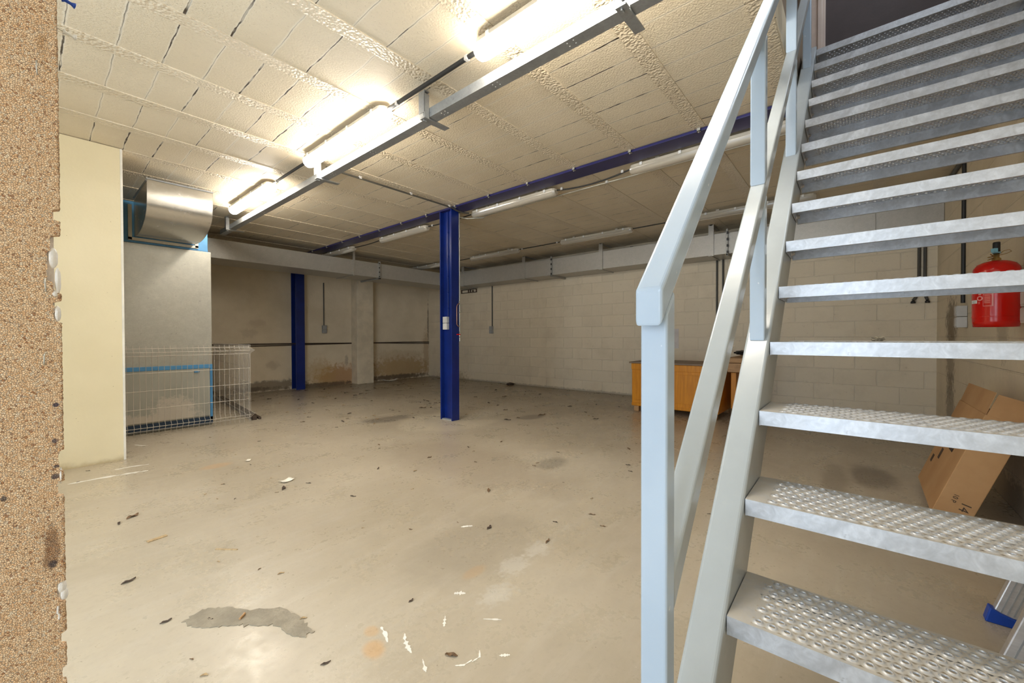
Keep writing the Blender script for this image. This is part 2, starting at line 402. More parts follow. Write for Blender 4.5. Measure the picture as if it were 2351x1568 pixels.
def copy_tree(o, parent=None):
    c = o.copy(); COL.objects.link(c)
    if parent: c.parent = parent
    for ch in [k for k in bpy.data.objects if k.parent == o]: copy_tree(ch, c)
    return c
def bm_ico(name, r, mat, scale=(1, 1, 1), sub=2, noise=.2, seed=0):
    rr = random.Random(seed); bm = bmesh.new(); bmesh.ops.create_icosphere(bm, subdivisions=sub, radius=r)
    for v in bm.verts: v.co = Vector((v.co.x*scale[0], v.co.y*scale[1], v.co.z*scale[2]))*(1+rr.uniform(-noise, noise))
    me = bpy.data.meshes.new(name); bm.to_mesh(me); bm.free(); me.materials.append(M[mat]); return me

# ------------------------------------------------------------ the setting
YL, XB, YR = 8.66, 6.79, -.728      # left, back and right wall faces
ZC = 1.602+H                        # ceiling height
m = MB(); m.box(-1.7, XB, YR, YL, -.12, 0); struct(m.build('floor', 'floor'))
m = MB(); m.box(-1.7, XB+.2, YL, YL+.2, 0, ZC+.3); struct(m.build('wall_left', 'plaster'))
m = MB(); m.box(XB, XB+.2, YR, YL, 0, ZC+.3); struct(m.build('wall_back', 'wall_back'))
m = MB(); m.box(-1.7, XB+.2, YR-.2, YR, 0, ZC+1.5); struct(m.build('wall_right', 'wall_right'))
m = MB()                            # unseen front wall; its doorway is assumed, sized for the daylight
m.box(-1.8, -1.6, YR, -.2, 0, ZC); m.box(-1.8, -1.6, 2.9, YL, 0, ZC); m.box(-1.8, -1.6, -.2, 2.9, 2.5, ZC)
struct(m.build('wall_front', 'stub'))
# ceiling: blocks between concrete joists that run away along x
OX0, OX1, OY = .9, 4.0, .311        # stair opening: x range, and y below this value
m = MB()
def ceil_strip(y0, y1, z0, mi):
    if y0 >= OY-.001: m.box(-1.7, XB+.1, y0, y1, z0, ZC+.22, mi)
    elif y1 <= OY+.001:
        m.box(-1.7, OX0, y0, y1, z0, ZC+.22, mi); m.box(OX1, XB+.1, y0, y1, z0, ZC+.22, mi)
    else: ceil_strip(y0, OY, z0, mi); ceil_strip(OY, y1, z0, mi)
k = -4
while True:
    yl = .973+.557*k                 # left edge of a joist
    a, b = yl-.098, yl
    if a > YL: break
    if b > YR: ceil_strip(max(a, YR), min(b, YL), ZC, 1)
    c, d = b, yl+.557-.098
    if d > YR and c < YL: ceil_strip(max(c, YR), min(d, YL), ZC+.005, 0)
    k += 1
struct(m.build('ceiling', ['block', 'joist']))
# upper floor around the stair head
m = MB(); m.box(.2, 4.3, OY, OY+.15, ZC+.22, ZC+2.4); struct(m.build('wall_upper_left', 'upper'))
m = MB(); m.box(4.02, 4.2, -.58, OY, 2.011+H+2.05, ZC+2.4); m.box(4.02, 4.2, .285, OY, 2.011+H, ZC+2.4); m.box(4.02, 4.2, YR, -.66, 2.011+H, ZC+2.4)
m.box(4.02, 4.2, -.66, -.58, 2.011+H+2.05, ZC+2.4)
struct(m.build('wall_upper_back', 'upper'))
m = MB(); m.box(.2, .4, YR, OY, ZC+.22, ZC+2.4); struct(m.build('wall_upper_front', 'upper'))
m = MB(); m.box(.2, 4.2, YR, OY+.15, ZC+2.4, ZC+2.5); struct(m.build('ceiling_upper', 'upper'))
m = MB(); m.box(3.80, 4.3, YR, OY, ZC+.225, 2.011+H-.002); struct(m.build('floor_upper', 'brownpaint'))
dr = empty('door_1', (4.05, -.2, 2.011+H)); struct(dr)
m = MB(); m.box(4.03, 4.07, -.58, .187, 2.015+H, 4.05+H); o = m.build('door_panel', 'brownpaint'); o.parent = dr; o.matrix_parent_inverse = Matrix.Translation(-dr.location)
def part(o, root):
    o.parent = root; o.matrix_parent_inverse = (Matrix.Translation(root.location) @ Matrix.Rotation(root.rotation_euler.z, 4, 'Z')).inverted(); return o
m = MB(); m.box(3.99, 4.08, .187, .285, 2.012+H, 4.10+H); m.box(3.975, 3.99, .205, .235, 2.012+H, 4.10+H); m.box(3.99, 4.08, -.66, -.58, 2.012+H, 4.10+H); m.box(3.99, 4.08, -.58, .187, 4.05+H, 4.10+H)
part(m.build('door_frame', 'frame_paint', bevel=.004), dr)
# wall stub on the left with its pale corner bead
m = MB(); m.box(-1.6, .484, 4.755, 4.98, 0, ZC-.001); struct(m.build('wall_stub', 'stub'))
m = MB(); m.box(.4842, .500, 4.752, 4.975, 0, ZC-.001); struct(m.build('trim_1', 'white_bead', bevel=.003))
# concrete pier in the far left wall
m = MB(); m.box(4.62, 5.02, 8.40, YL-.001, 0, ZC-.001); struct(m.build('wall_pier', 'pier', bevel=.01))

# near partition (white plaster) that carries the cork board
m = MB(); m.box(-.9, .0135, .6065, .70, 0, ZC-.002); struct(m.build('wall_near', 'putty'))
def cork():
    root = empty('cork_board', (-.3, .60, .4))
    tag(root, 'tan cork board with a torn dark edge on the near partition at far left', 'cork board')
    rr = random.Random(3); z = .45; right = []
    notches = [(1.154, 1.166, .0128), (1.095, 1.135, .0085), (1.085, 1.095, .0125), (1.055, 1.075, .0125), (1.125, 1.14, .011), (.885, .90, .0135), (.91, .93, .0145), (.78, .80, .012), (.735, .75, .0145), (.70, .715, .0145)]
    while z < 1.75:
        x = .0178+rr.uniform(-.00035, .00035)
        for (a, b, q) in notches:
            if a < z < b: x = q+rr.uniform(-.0006, .0006)
        right.append((x, z)); z += .0018
    m = MB(); vs = []; fs = []
    for (x, z) in right: vs += [(-.85, .5945, z), (x, .5945, z), (-.85, .606, z), (x-rr.uniform(0, .001), .606, z)]
    for i in range(len(right)-1):
        a = 4*i; fs += [(a, a+1, a+5, a+4), (a+1, a+3, a+7, a+5), (a+3, a+2, a+6, a+7)]
    n = 4*(len(right)-1); fs += [(0, 2, 3, 1), (n, n+1, n+3, n+2)]
    m.add(vs, fs); part(m.build('cork_sheet', 'cork'), root)
    # blobs of filler in the notches
    for i, (x, z, sx, sz) in enumerate(((.0125, 1.118, .0035, .010), (.0155, 1.096, .0022, .013), (.0135, 1.083, .0028, .004), (.0150, 1.064, .0024, .008), (.0150, .795, .0035, .007), (.0165, .787, .003, .006), (.0155, .905, .0012, .008))):
        me = bm_ico('filler', 1, 'putty', (sx, .0025, sz), 3, .05, i); me.polygons.foreach_set('use_smooth', [True]*len(me.polygons))
        o = bpy.data.objects.new('filler_blob', me); COL.objects.link(o); o.location = (x, .5965, z); part(o, root)
    m = MB(); m.tube([(.0125, .5935, .778), (.0120, .593, .772), (.0132, .593, .769), (.0128, .593, .765)], .0007, 6); part(m.build('filler_string', 'putty'), root)
    return root
cork()
def staple(x, z, l, lab, tilt=0):
    m = MB(); m.tube([(x, .5955, z), (x-.0006, .5925, z), (x-.0006+tilt, .5925, z-l), (x+tilt, .5955, z-l)], .00055, 6)
    tag(m.build('staple', 'steelpipe'), lab, 'staple', 'staples in the cork board')
staple(.0045, 1.303, .012, 'small steel staple in the cork board, highest of the three', .0005)
staple(.0078, 1.097, .012, 'small steel staple in the cork board beside the white filler blob', .0005)
staple(.0068, 1.025, .010, 'small steel staple in the cork board, lowest of the three', -.0003)
def pin(loc, mat, lab, tilt):
    root = empty('push_pin', loc); tag(root, lab, 'push pin')
    for nm, prof, mt in (('pin_head', [(.0, .0), (.0026, .0), (.0030, .0006), (.0016, .002), (.0014, .006), (.0022, .0075), (.0028, .0085), (.0026, .0092), (0, .0094)], mat), ('pin_needle', [(0, -.006), (.0004, -.004), (.0004, .001), (0, .001)], 'steelpipe')):
        m = MB(); m.lathe(prof, (0, 0, 0), 14, axis='x'); o = m.build(nm, mt, root)
    root.rotation_euler = tilt; return root
pin((.0215, .600, H+.304), 'white', 'white plastic push pin stuck in the edge of the cork board', (0, R(12), R(0)))
pin((.0215, .600, H+.336), 'bluefoot', 'blue push pin at the top edge of the cork board', (0, R(15), 0))

# ------------------------------------------------------------ blue steel
def h_column(name, x0, x1, y0, y1, z0, z1, lab, tf=.016, tw=.012):
    root = empty(name, ((x0+x1)/2, (y0+y1)/2, z0)); tag(root, lab, 'column', 'blue steel columns')
    xm = (x0+x1)/2
    for y in (y0, y1-tf):
        m = MB(); m.box(x0, x1, y, y+tf, z0, z1); part(m.build('flange', 'blue', bevel=.002), root)
    m = MB(); m.box(xm-tw/2, xm+tw/2, y0+tf-.002, y1-tf+.002, z0, z1); part(m.build('web', 'blue'), root)
    m = MB(); m.box(x0+.01, x1-.01, y0+.02, y1-.02, z0, z0+.012)
    part(m.build('foot_plate', 'greybox_dark'), root)
    return root
h_column('steel_column', 3.326, 3.446, 3.79, 4.012, 0, ZC-.024, 'deep blue steel H column standing free in the middle of the floor')
h_column('steel_column', 3.345, 3.515, 8.43, 8.655, 0, ZC-.024, 'deep blue steel column against the far left wall, under the duct')
root = empty('steel_beam', (3.42, 4, ZC)); tag(root, 'long navy blue steel beam under the ceiling on the blue columns', 'beam')
m = MB(); m.box(3.326, 3.526, OY+.02, YL-.002, ZC-.022, ZC-.001); part(m.build('flange', 'blue_beam', bevel=.002), root)
k = 0
for k in range(-0, 13):
    y = .973+.557*k-.05
    if y > 8.3 or y < OY: continue
    m = MB(); m.box(3.306, 3.334, y-.012, y+.012, ZC-.028, ZC-.024); m.box(3.306, 3.311, y-.012, y+.012, ZC-.028, ZC-.002)
    m.tube([(3.316, y, ZC-.038), (3.316, y, ZC-.003)], .005, 6)
    part(m.build('clip', 'duct_part'), root)
# socket boxes, pipe, valve on the free column
def switchbox(loc, dx, dy, dz, lab, mat='grey_box', face='x', n=2):
    root = empty('socket_box', loc); tag(root, lab, 'socket box')
    for i in range(n):
        m = MB(); m.box(-dx/2, dx/2, -dy/2, dy/2, -dz/2+i*dz/n, -dz/2+(i+1)*dz/n-.004); m.build('box_unit', mat, root, bevel=.004)
        m = MB()
        zc = -dz/2+(i+.5)*dz/n
        if face == 'x': m.box(-dx/2-.004, -dx/2+.001, -dy*.36, dy*.36, zc-dz/n*.36, zc+dz/n*.36)
        elif face == 'y': m.box(-dx*.36, dx*.36, dy/2-.001, dy/2+.004, zc-dz/n*.36, zc+dz/n*.36)
        else: m.box(-dx*.36, dx*.36, -dy/2-.004, -dy/2+.001, zc-dz/n*.36, zc+dz/n*.36)
        m.build('cover', mat, root, bevel=.002)
    return root
switchbox((3.355, 3.932, H+.178), .045, .075, .165, 'light grey double socket box on the web of the free blue column')
m = MB(); m.tube([(3.372, 3.905, H+.262), (3.372, 3.905, ZC-.03)], .006, 8)
for z in (.35, .55, .75, 1.0, 1.3): m.box(3.362, 3.379, 3.897, 3.913, H+z, H+z+.02)
tag(m.build('conduit', 'blue'), 'thin blue painted conduit in the recess of the free blue column, above its socket box', 'conduit')
root = empty('water_pipe', (3.462, 3.80, H)); tag(root, 'thin vertical metal pipe with a red tap on the right side of the blue column', 'pipe')
m = MB(); m.tube([(3.466, 3.80, ZC-.05), (3.466, 3.80, H-.05)], .008, 10); part(m.build('pipe', 'steelpipe'), root)
for z in (1.22, .43, .30): m = MB(); m.box(3.444, 3.480, 3.788, 3.812, H+z, H+z+.022); part(m.build('clamp', 'steelpipe', bevel=.003), root)
m = MB(); m.tube([(3.446, 3.782, H+.42), (3.415, 3.780, H+.41), (3.40, 3.779, H+.38), (3.40, 3.779, H+.16), (3.415, 3.78, H+.14), (3.446, 3.782, H+.135)], .005, 8); part(m.build('loop_pipe', 'copper'), root)
m = MB(); m.box(3.400, 3.455, 3.772, 3.786, H+.026, H+.040); part(m.build('tap_handle', 'red', bevel=.003), root)
m = MB(); m.lathe([(0, -.06), (.010, -.06), (.013, -.05), (.013, -.03), (.009, -.025), (.009, .0), (.016, .005), (.016, .035), (.010, .045), (.010, .07), (0, .07)], (3.466, 3.80, H), 12); part(m.build('valve', 'steelpipe'), root)

# ------------------------------------------------------------ lamps
def lamp(x, y0, y1, lit, lab, cat='fluorescent lamp', group=None, z=ZC-.062):
    root = empty('fluorescent_lamp', (x, (y0+y1)/2, z)); tag(root, lab, cat, group)
    h = (y1-y0)/2
    def pill(w_, z0, z1, hl, n=6):
        pts = []
        for sgn, ys in ((1, hl-w_), (-1, -(hl-w_))):
            for i in range(n+1):
                a = math.pi*i/n if sgn > 0 else math.pi+math.pi*i/n
                pts.append((math.cos(a)*w_, ys+math.sin(a)*w_, z0))
        return MB().prism(pts, (0, 0, z1-z0))
    pill(.056 if lit else .050, .0125 if lit else .012, .036, h).build('housing', 'lamp_body', root, bevel=.004)
    # rounded diffuser
    m = MB(); n = 10; ring = []
    ys = [-h+.0, -h+.012, -h+.04, h-.04, h-.012, h-.0]; sc = [.72, .9, 1, 1, .9, .72]
    for y, s_ in zip(ys, sc):
        ring.append([(math.cos(math.pi*i/n)*(.054 if lit else .046)*s_, y, (.012 if lit else .012)-math.sin(math.pi*i/n)*(.062 if lit else .052)*s_) for i in range(n+1)])
    vs = [p for r_ in ring for p in r_]; fs = [(i*(n+1)+k, (i+1)*(n+1)+k, (i+1)*(n+1)+k+1, i*(n+1)+k+1) for i in range(len(ys)-1) for k in range(n)]
    m.add(vs, fs, 0, True); m.add(ring[0], [tuple(range(n+1))]); m.add(ring[-1], [tuple(range(n, -1, -1))])
    m.build('diffuser', 'lit' if lit else 'acryl', root)
    if not lit:
        m = MB(); m.tube([(0, -h+.06, -.008), (0, h-.06, -.008)], .016, 10); m.build('tube', 'tube', root)
    for k in range(4):
        y = -h+.12+k*(2*h-.24)/3
        for sx in (-1, 1):
            m = MB(); m.box(sx*.050, sx*.060, y-.012, y+.012, .008, .036); m.build('clip', 'white', root, bevel=.002)
    for y in (-h*.6, h*.6):
        m = MB(); m.box(-.014, .014, y-.02, y+.02, .038, .0615); m.build('bracket', 'lamp_body', root)
    return root
lamp(1.577, .33, 1.57, True, 'lit white fluorescent lamp nearest the viewer, cut by the top of the picture')
lamp(1.577, 2.44, 3.69, True, 'lit fluorescent lamp in the middle of the glowing row above the cable tray')
lamp(1.577, 4.51, 5.77, True, 'lit fluorescent lamp farthest away, near the silver air hood')
lamp(3.605, .34, 1.60, False, 'unlit fluorescent lamp beside the navy beam, partly hidden by the stair handrail')
lamp(3.605, 2.43, 3.69, False, 'unlit fluorescent lamp just right of the top of the free blue column')
lamp(3.605, 4.60, 5.80, False, 'unlit fluorescent lamp beside the navy beam, just left of the free blue column')
lamp(3.605, 6.62, 7.84, False, 'unlit fluorescent lamp at the far left end of the beam, half behind the duct')
lamp(5.60, .33, 1.58, False, 'unlit fluorescent lamp by the back duct, seen between the stair rails')
lamp(5.60, 2.46, 3.68, False, 'unlit fluorescent lamp by the back duct, nearest to the left of the stair handrail')
lamp(5.60, 4.57, 5.80, False, 'unlit fluorescent lamp by the back duct, first to the right of the blue column')
lamp(5.60, 6.70, 7.90, False, 'unlit fluorescent lamp by the corner of the duct, just left of the blue column')
def cable(name, pts, r, mat, lab, cat='cable', n=8, clips=None, group=None):
    root = empty(name, pts[0]); tag(root, lab, cat, group)
    m = MB(); m.tube(pts, r, n); part(m.build('cable_run' if cat == 'cable' else 'pipe_run', mat), root)
    for c in clips or []:
        m = MB(); m.box(c[0]-.013, c[0]+.013, c[1]-.013, c[1]+.013, c[2]-.013, c[2]+.013); part(m.build('clip', 'grey_box', bevel=.003), root)
    return root
zc = ZC-.045
def sagline(x, y0, y1, sag, n=10, z=zc): return [(x, y0+(y1-y0)*i/n, z-sag*4*(i/n)*(1-i/n)) for i in range(n+1)]
cable('lamp_cable', sagline(1.577, 1.58, 2.43, .0), .013, 'black', 'thick black cable between the nearest and the middle lit lamps', clips=[(1.577, 1.66, zc), (1.577, 2.33, zc)])
cable('lamp_cable', sagline(1.577, 3.70, 4.50, .0), .012, 'black', 'thick black cable between the middle and the farthest lit lamps', clips=[(1.577, 4.4, zc)])
cable('lamp_cable', sagline(3.605, 1.61, 2.42, .035), .008, 'black', 'black cable sagging between two unlit lamps right of the navy beam', clips=[(3.605, 2.36, zc), (3.605, 1.68, zc)])
cable('lamp_cable', sagline(3.605, 3.70, 4.59, .01), .008, 'black', 'black cable between unlit lamps just behind the head of the free blue column', clips=[(3.605, 4.5, zc)])
cable('lamp_cable', sagline(3.605, 5.81, 6.61, .01), .008, 'black', 'black cable between the two unlit lamps at the left part of the navy beam')
cable('lamp_cable', sagline(5.60, 1.59, 2.45, .0), .008, 'black', 'black cable between back duct lamps, half hidden by the stair handrail')
cable('lamp_cable', sagline(5.60, 3.69, 4.56, .0), .008, 'black', 'black cable between the two back duct lamps right of the blue column', clips=[(5.6, 4.5, zc), (5.6, 3.76, zc)])
cable('lamp_cable', sagline(5.60, 5.81, 6.69, .0), .008, 'black', 'black cable between back duct lamps, ending behind the blue column')
# steel conduits under the ceiling
cable('conduit', [(1.76, 3.74, ZC-.03), (3.30, 3.74, ZC-.03), (3.36, 3.735, ZC-.05), (3.47, 3.74, ZC-.05), (3.54, 3.70, ZC-.05)], .010, 'darkpipe', 'dark conduit crossing the ceiling from the cable tray to the blue column', 'conduit', clips=[(2.1, 3.74, ZC-.022), (2.7, 3.74, ZC-.022), (3.25, 3.74, ZC-.022)])
cable('conduit', [(3.48, 3.86, ZC-.075), (3.60, 3.80, ZC-.085), (3.72, 3.62, ZC-.08), (3.72, 3.58, ZC-.06), (3.72, .36, ZC-.06)], .008, 'steelpipe', 'thin grey conduit running beside the unlit lamps right of the navy beam', 'conduit', clips=[(3.72, 3.0, ZC-.055), (3.72, 1.9, ZC-.055), (3.72, 3.58, ZC-.055)])

# ------------------------------------------------------------ cable tray with hooks
root = empty('cable_tray', (1.72, 4, H+1.44)); tag(root, 'long grey perforated steel cable tray hung under the ceiling beside the lit lamps', 'cable tray')
m = MB(); m.box(1.687, 1.757, OY+.02, 6.75, H+1.440, H+1.444); m.box(1.687, 1.690, OY+.02, 6.75, H+1.444, H+1.50); m.box(1.754, 1.757, OY+.02, 6.75, H+1.444, H+1.49)
part(m.build('tray_channel', 'tray'), root)
for y in (.42, 1.05, 1.55, 2.0, 2.85, 3.5, 4.3, 5.2):
    m = MB()
    for dy in (0, .035):
        for dx in (.02, .045): m.lathe([(0, -.001), (.0035, -.001), (.0035, .0005)], (1.687+dx, y+dy, H+1.4398), 8)
    part(m.build('screw_heads', 'holes'), root)
for y in (.78, 2.16, 3.70, 6.35):
    m = MB(); m.box(1.660, 1.686, y-.004, y+.004, H+1.415, ZC-.001); m.box(1.645, 1.650, y-.03, y+.03, H+1.46, ZC-.001); m.box(1.645, 1.686, y-.03, y+.03, ZC-.006, ZC-.001)
    m.prism([(1.65, y-.025, H+1.425), (1.86, y-.025, H+1.433), (1.86, y-.025, H+1.439), (1.65, y-.025, H+1.439)], (0, .05, 0))
    m.box(1.645, 1.685, y-.03, y-.024, H+1.425, ZC-.02)
    part(m.build('hook_bracket', 'tray', bevel=.002), root)

# ------------------------------------------------------------ air heater cabinet
YC = 5.886
root = empty('air_heater', (.93, YC+.5, 0)); tag(root, 'tall grey sheet metal air heater with blue trim behind the cream wall stub', 'air heater')
m = MB(); m.box(.40, 1.378, YC, YC+1.2, 0.10, H+1.02); m.box(.402, 1.376, YC+.02, YC+1.2, .0, .10); part(m.build('body', 'cabinet', bevel=.004), root)
m = MB(); m.box(.40, 1.349, YC+.012, YC+1.1, H+1.02, H+1.46); part(m.build('plenum', 'skyblue', bevel=.003), root)
m = MB(); m.box(.40, 1.349, YC+.002, YC+.014, H+1.024, H+1.04); part(m.build('lower_trim', 'skyblue'), root)
m = MB(); m.box(.655, .685, YC-.012, YC+.011, H+1.05, H+1.42); m.box(.655, 1.255, YC-.012, YC+.011, H+1.045, H+1.075); m.box(1.225, 1.255, YC-.012, YC+.011, H+1.05, H+1.42); part(m.build('gasket', 'gasket'), root)
# hood: curved sheet opening upward
hx0, hx1 = .70, 1.215; hz1 = H+1.505; yf = YC-.785
prof = [(yf, hz1), (yf-.005, hz1-.03), (yf, hz1-.14), (yf+.01, hz1-.22)]
for i in range(1, 10):
    a = i/9*math.pi/2; prof.append((yf+.01+.55*(1-math.cos(a)), hz1-.22-.215*math.sin(a)))
prof.append((YC-.012, hz1-.42))
m = MB(); n = len(prof); th = .004
vs = [(x, y, z) for x in (hx0, hx1) for (y, z) in prof]+[(x, y+th, z+th) for x in (hx0, hx1) for (y, z) in prof]
fs = [(i, n+i, n+i+1, i+1) for i in range(n-1)]+[(2*n+i, 2*n+i+1, 3*n+i+1, 3*n+i) for i in range(n-1)]
m.add(vs, fs, 0, True)
part(m.build('hood_front', 'hood'), root)
for x in (hx0, hx1-.003):
    m = MB(); poly = [(x, y, z) for (y, z) in prof]+[(x, YC-.012, hz1-.06)]; m.prism(poly, (.003, 0, 0)); part(m.build('hood_side', 'hood'), root)
m = MB(); m.box(hx0-.004, hx1+.004, yf-.010, yf+.004, hz1-.003, hz1+.006); m.box(hx0-.006, hx0+.006, yf, YC-.02, hz1-.02, hz1-.008); part(m.build('hood_rim', 'greybox_dark'), root)
# lower service door
m = MB(); m.box(.42, 1.352, YC-.010, YC-.001, .115, H-.362); part(m.build('service_door', 'cabdoor', bevel=.003), root)
m = MB(); m.box(.40, 1.378, YC-.014, YC-.001, H-.360, H-.315); part(m.build('blue_strip', 'skyblue', bevel=.002), root)
m = MB(); m.box(1.353, 1.378, YC-.014, YC-.001, .06, H-.360); part(m.build('blue_post', 'skyblue', bevel=.002), root)
m = MB(); m.box(.40, 1.378, YC-.014, YC-.001, .02, .10); part(m.build('plinth', 'plinth'), root)
m = MB(); m.box(1.20, 1.25, YC-.028, YC-.010, H-.405, H-.385); part(m.build('handle', 'skyblue', bevel=.003), root)
# ------------------------------------------------------------ ventilation duct
root = empty('ventilation_duct', (4, 7.4, H+1.165)); tag(root, 'long galvanised rectangular air duct running along the far left and back walls', 'duct')
ZB = H+1.165; ZT1 = H+1.445; ZT2 = H+1.48
def seg(x0, x1, y0, y1, z1): m = MB(); m.box(x0, x1, y0, y1, ZB, z1); part(m.build('duct_section', 'duct', bevel=.004), root)
seg(1.38, 4.378, 7.12, 7.79, ZT1); seg(4.382, 6.318, 7.12, 7.79, ZT1)
seg(6.32, 6.785, 4.366, 7.79, ZT2); seg(6.32, 6.785, 1.377, 4.362, ZT2-.012); seg(6.32, 6.785, YR+.002, 1.373, ZT2-.02)
def flange_x(x):
    m = MB(); m.box(x-.018, x+.018, 7.085, 7.118, ZB-.03, ZT1+.035); m.box(x-.018, x+.018, 7.085, 7.79, ZB-.032, ZB-.002)
    part(m.build('flange', 'duct_part', bevel=.003), root)
    m = MB()
    for i in range(4): m.box(x-.024, x-.004, 7.078, 7.086, ZB+.01+i*.085, ZB+.03+i*.085)
    part(m.build('bolts', 'black'), root)
def flange_y(y):
    m = MB(); m.box(6.288, 6.318, y-.012, y+.012, ZB-.03, ZT2+.03); m.box(6.288, 6.785, y-.014, y+.014, ZB-.032, ZB-.002)
    part(m.build('flange', 'duct_part', bevel=.003), root)
    m = MB()
    for i in range(4): m.box(6.280, 6.290, y-.020, y+.002, ZB+.0+i*.09, ZB+.035+i*.09)
    part(m.build('bolts', 'black'), root)
flange_x(4.38); flange_y(4.364); flange_y(1.375)
m = MB(); m.box(3.835, 3.875, 7.105, 7.118, ZB-.012, ZC); m.box(3.85, 3.862, 7.105, 7.79, ZB-.014, ZB-.002); part(m.build('hanger_strap', 'duct'), root)
for y in (6.807, 5.035, 3.34, 1.585, -.14):
    m = MB(); m.box(6.303, 6.318, y-.035, y+.035, ZB-.012, ZC); m.box(6.303, 6.785, y-.008, y+.008, ZB-.014, ZB-.002); m.box(6.303, 6.70, y-.02, y+.02, ZC-.012, ZC-.0); part(m.build('hanger_strap', 'duct'), root)
    m = MB(); m.box(6.60, 6.66, y-.45, y-.40, ZT2+.005, ZT2+.06); part(m.build('ceiling_clip', 'black'), root)

# ------------------------------------------------------------ wall fittings
cable('conduit', [(4.0, YL-.012, ZB), (4.0, YL-.012, H+.25)], .012, 'darkpipe', 'dark vertical conduit on the far left wall right of the blue column', 'conduit')
switchbox((4.0, YL-.032, H+.175), .085, .06, .17, 'grey socket box on the far left wall between the column and the pier', 'greybox_dark', '-y')
cable('conduit', [(XB-.012, 6.333, ZB), (XB-.012, 6.333, H+.24)], .013, 'darkpipe', 'dark vertical conduit on the back wall right of the free blue column', 'conduit')
switchbox((XB-.032, 6.345, H+.165), .06, .085, .17, 'grey socket box on the back wall right of the free blue column', 'greybox_dark')
cable('wall_pipe', [(XB-.016, 1.617, ZB), (XB-.016, 1.617, H-.2)], .014, 'darkpipe', 'dark vertical pipe on the back wall, left of a pair seen between the rails', 'pipe')
cable('wall_pipe', [(XB-.016, 1.532, ZB), (XB-.016, 1.532, H-.1)], .014, 'darkpipe', 'dark vertical pipe on the back wall, right of a pair seen between the rails', 'pipe')
for y, s_ in ((-.575, 'left'), (-.625, 'right')):
    r_ = cable('wall_pipe', [(XB-.02, y, ZB), (XB-.02, y, H+.52), (XB-.03, y+(.03 if s_ == 'left' else -.01), H+.45), (XB-.04, y+(.05 if s_ == 'left' else -.02), H+.42)], .015, 'darkpipe', 'dark grey vertical pipe on the back wall by the right corner, %s one of two' % s_, 'pipe')
    m = MB(); m.lathe([(0, -.02), (.022, -.02), (.022, .0), (.01, .012), (0, .012)], (XB-.04, y+(.05 if s_ == 'left' else -.02), H+.405), 10); part(m.build('end_nut', 'black'), r_)
for (a, b, z0, z1, lab) in ((1.40, YL, -.103, -.150, 'thin rusty pipe running along the far left wall at waist height'),):
    r_ = empty('wall_pipe', (3, YL-.02, H-.12)); tag(r_, lab, 'pipe')
    for i, (xa, xb) in enumerate(((1.40, 4.615), (5.025, 6.785))):
        m = MB(); m.tube([(xa+(xb-xa)*k/8, YL-.016, H-.125-.002*math.sin(k)) for k in range(9)], .012, 8); part(m.build('pipe_run', 'rust'), r_)
        m = MB(); m.tube([(xa+.9*(i == 0)+(xb-xa-.9*(i == 0))*k/8, YL-.014, H-.165+.03*k/8 if i == 0 else H-.13-.035*k/8) for k in range(9)], .009, 8); part(m.build('thin_run', 'rust'), r_)
# rusty bracket on the back wall beside the blue column
m = MB()
for z in (1.06, 1.135): m.box(XB-.03, XB-.002, 6.83, 7.36, H+z, H+z+.014)
for y in (6.83, 7.03, 7.1, 7.34): m.box(XB-.03, XB-.002, y, y+.016, H+1.06, H+1.14)
m.lathe([(0, -.02), (.02, -.02), (.02, .02), (0, .02)], (XB-.02, 6.95, H+1.10), 10)
tag(m.build('wall_bracket', 'rust'), 'rusty rectangular iron bracket on the back wall beside the blue column', 'bracket')
m = MB(); m.box(XB-.004, XB-.001, 2.19, 2.31, H-.195, H+.125); tag(m.build('paper_notice', 'greypaper'), 'faded blank sheet on the back wall above the orange chest', 'paper')
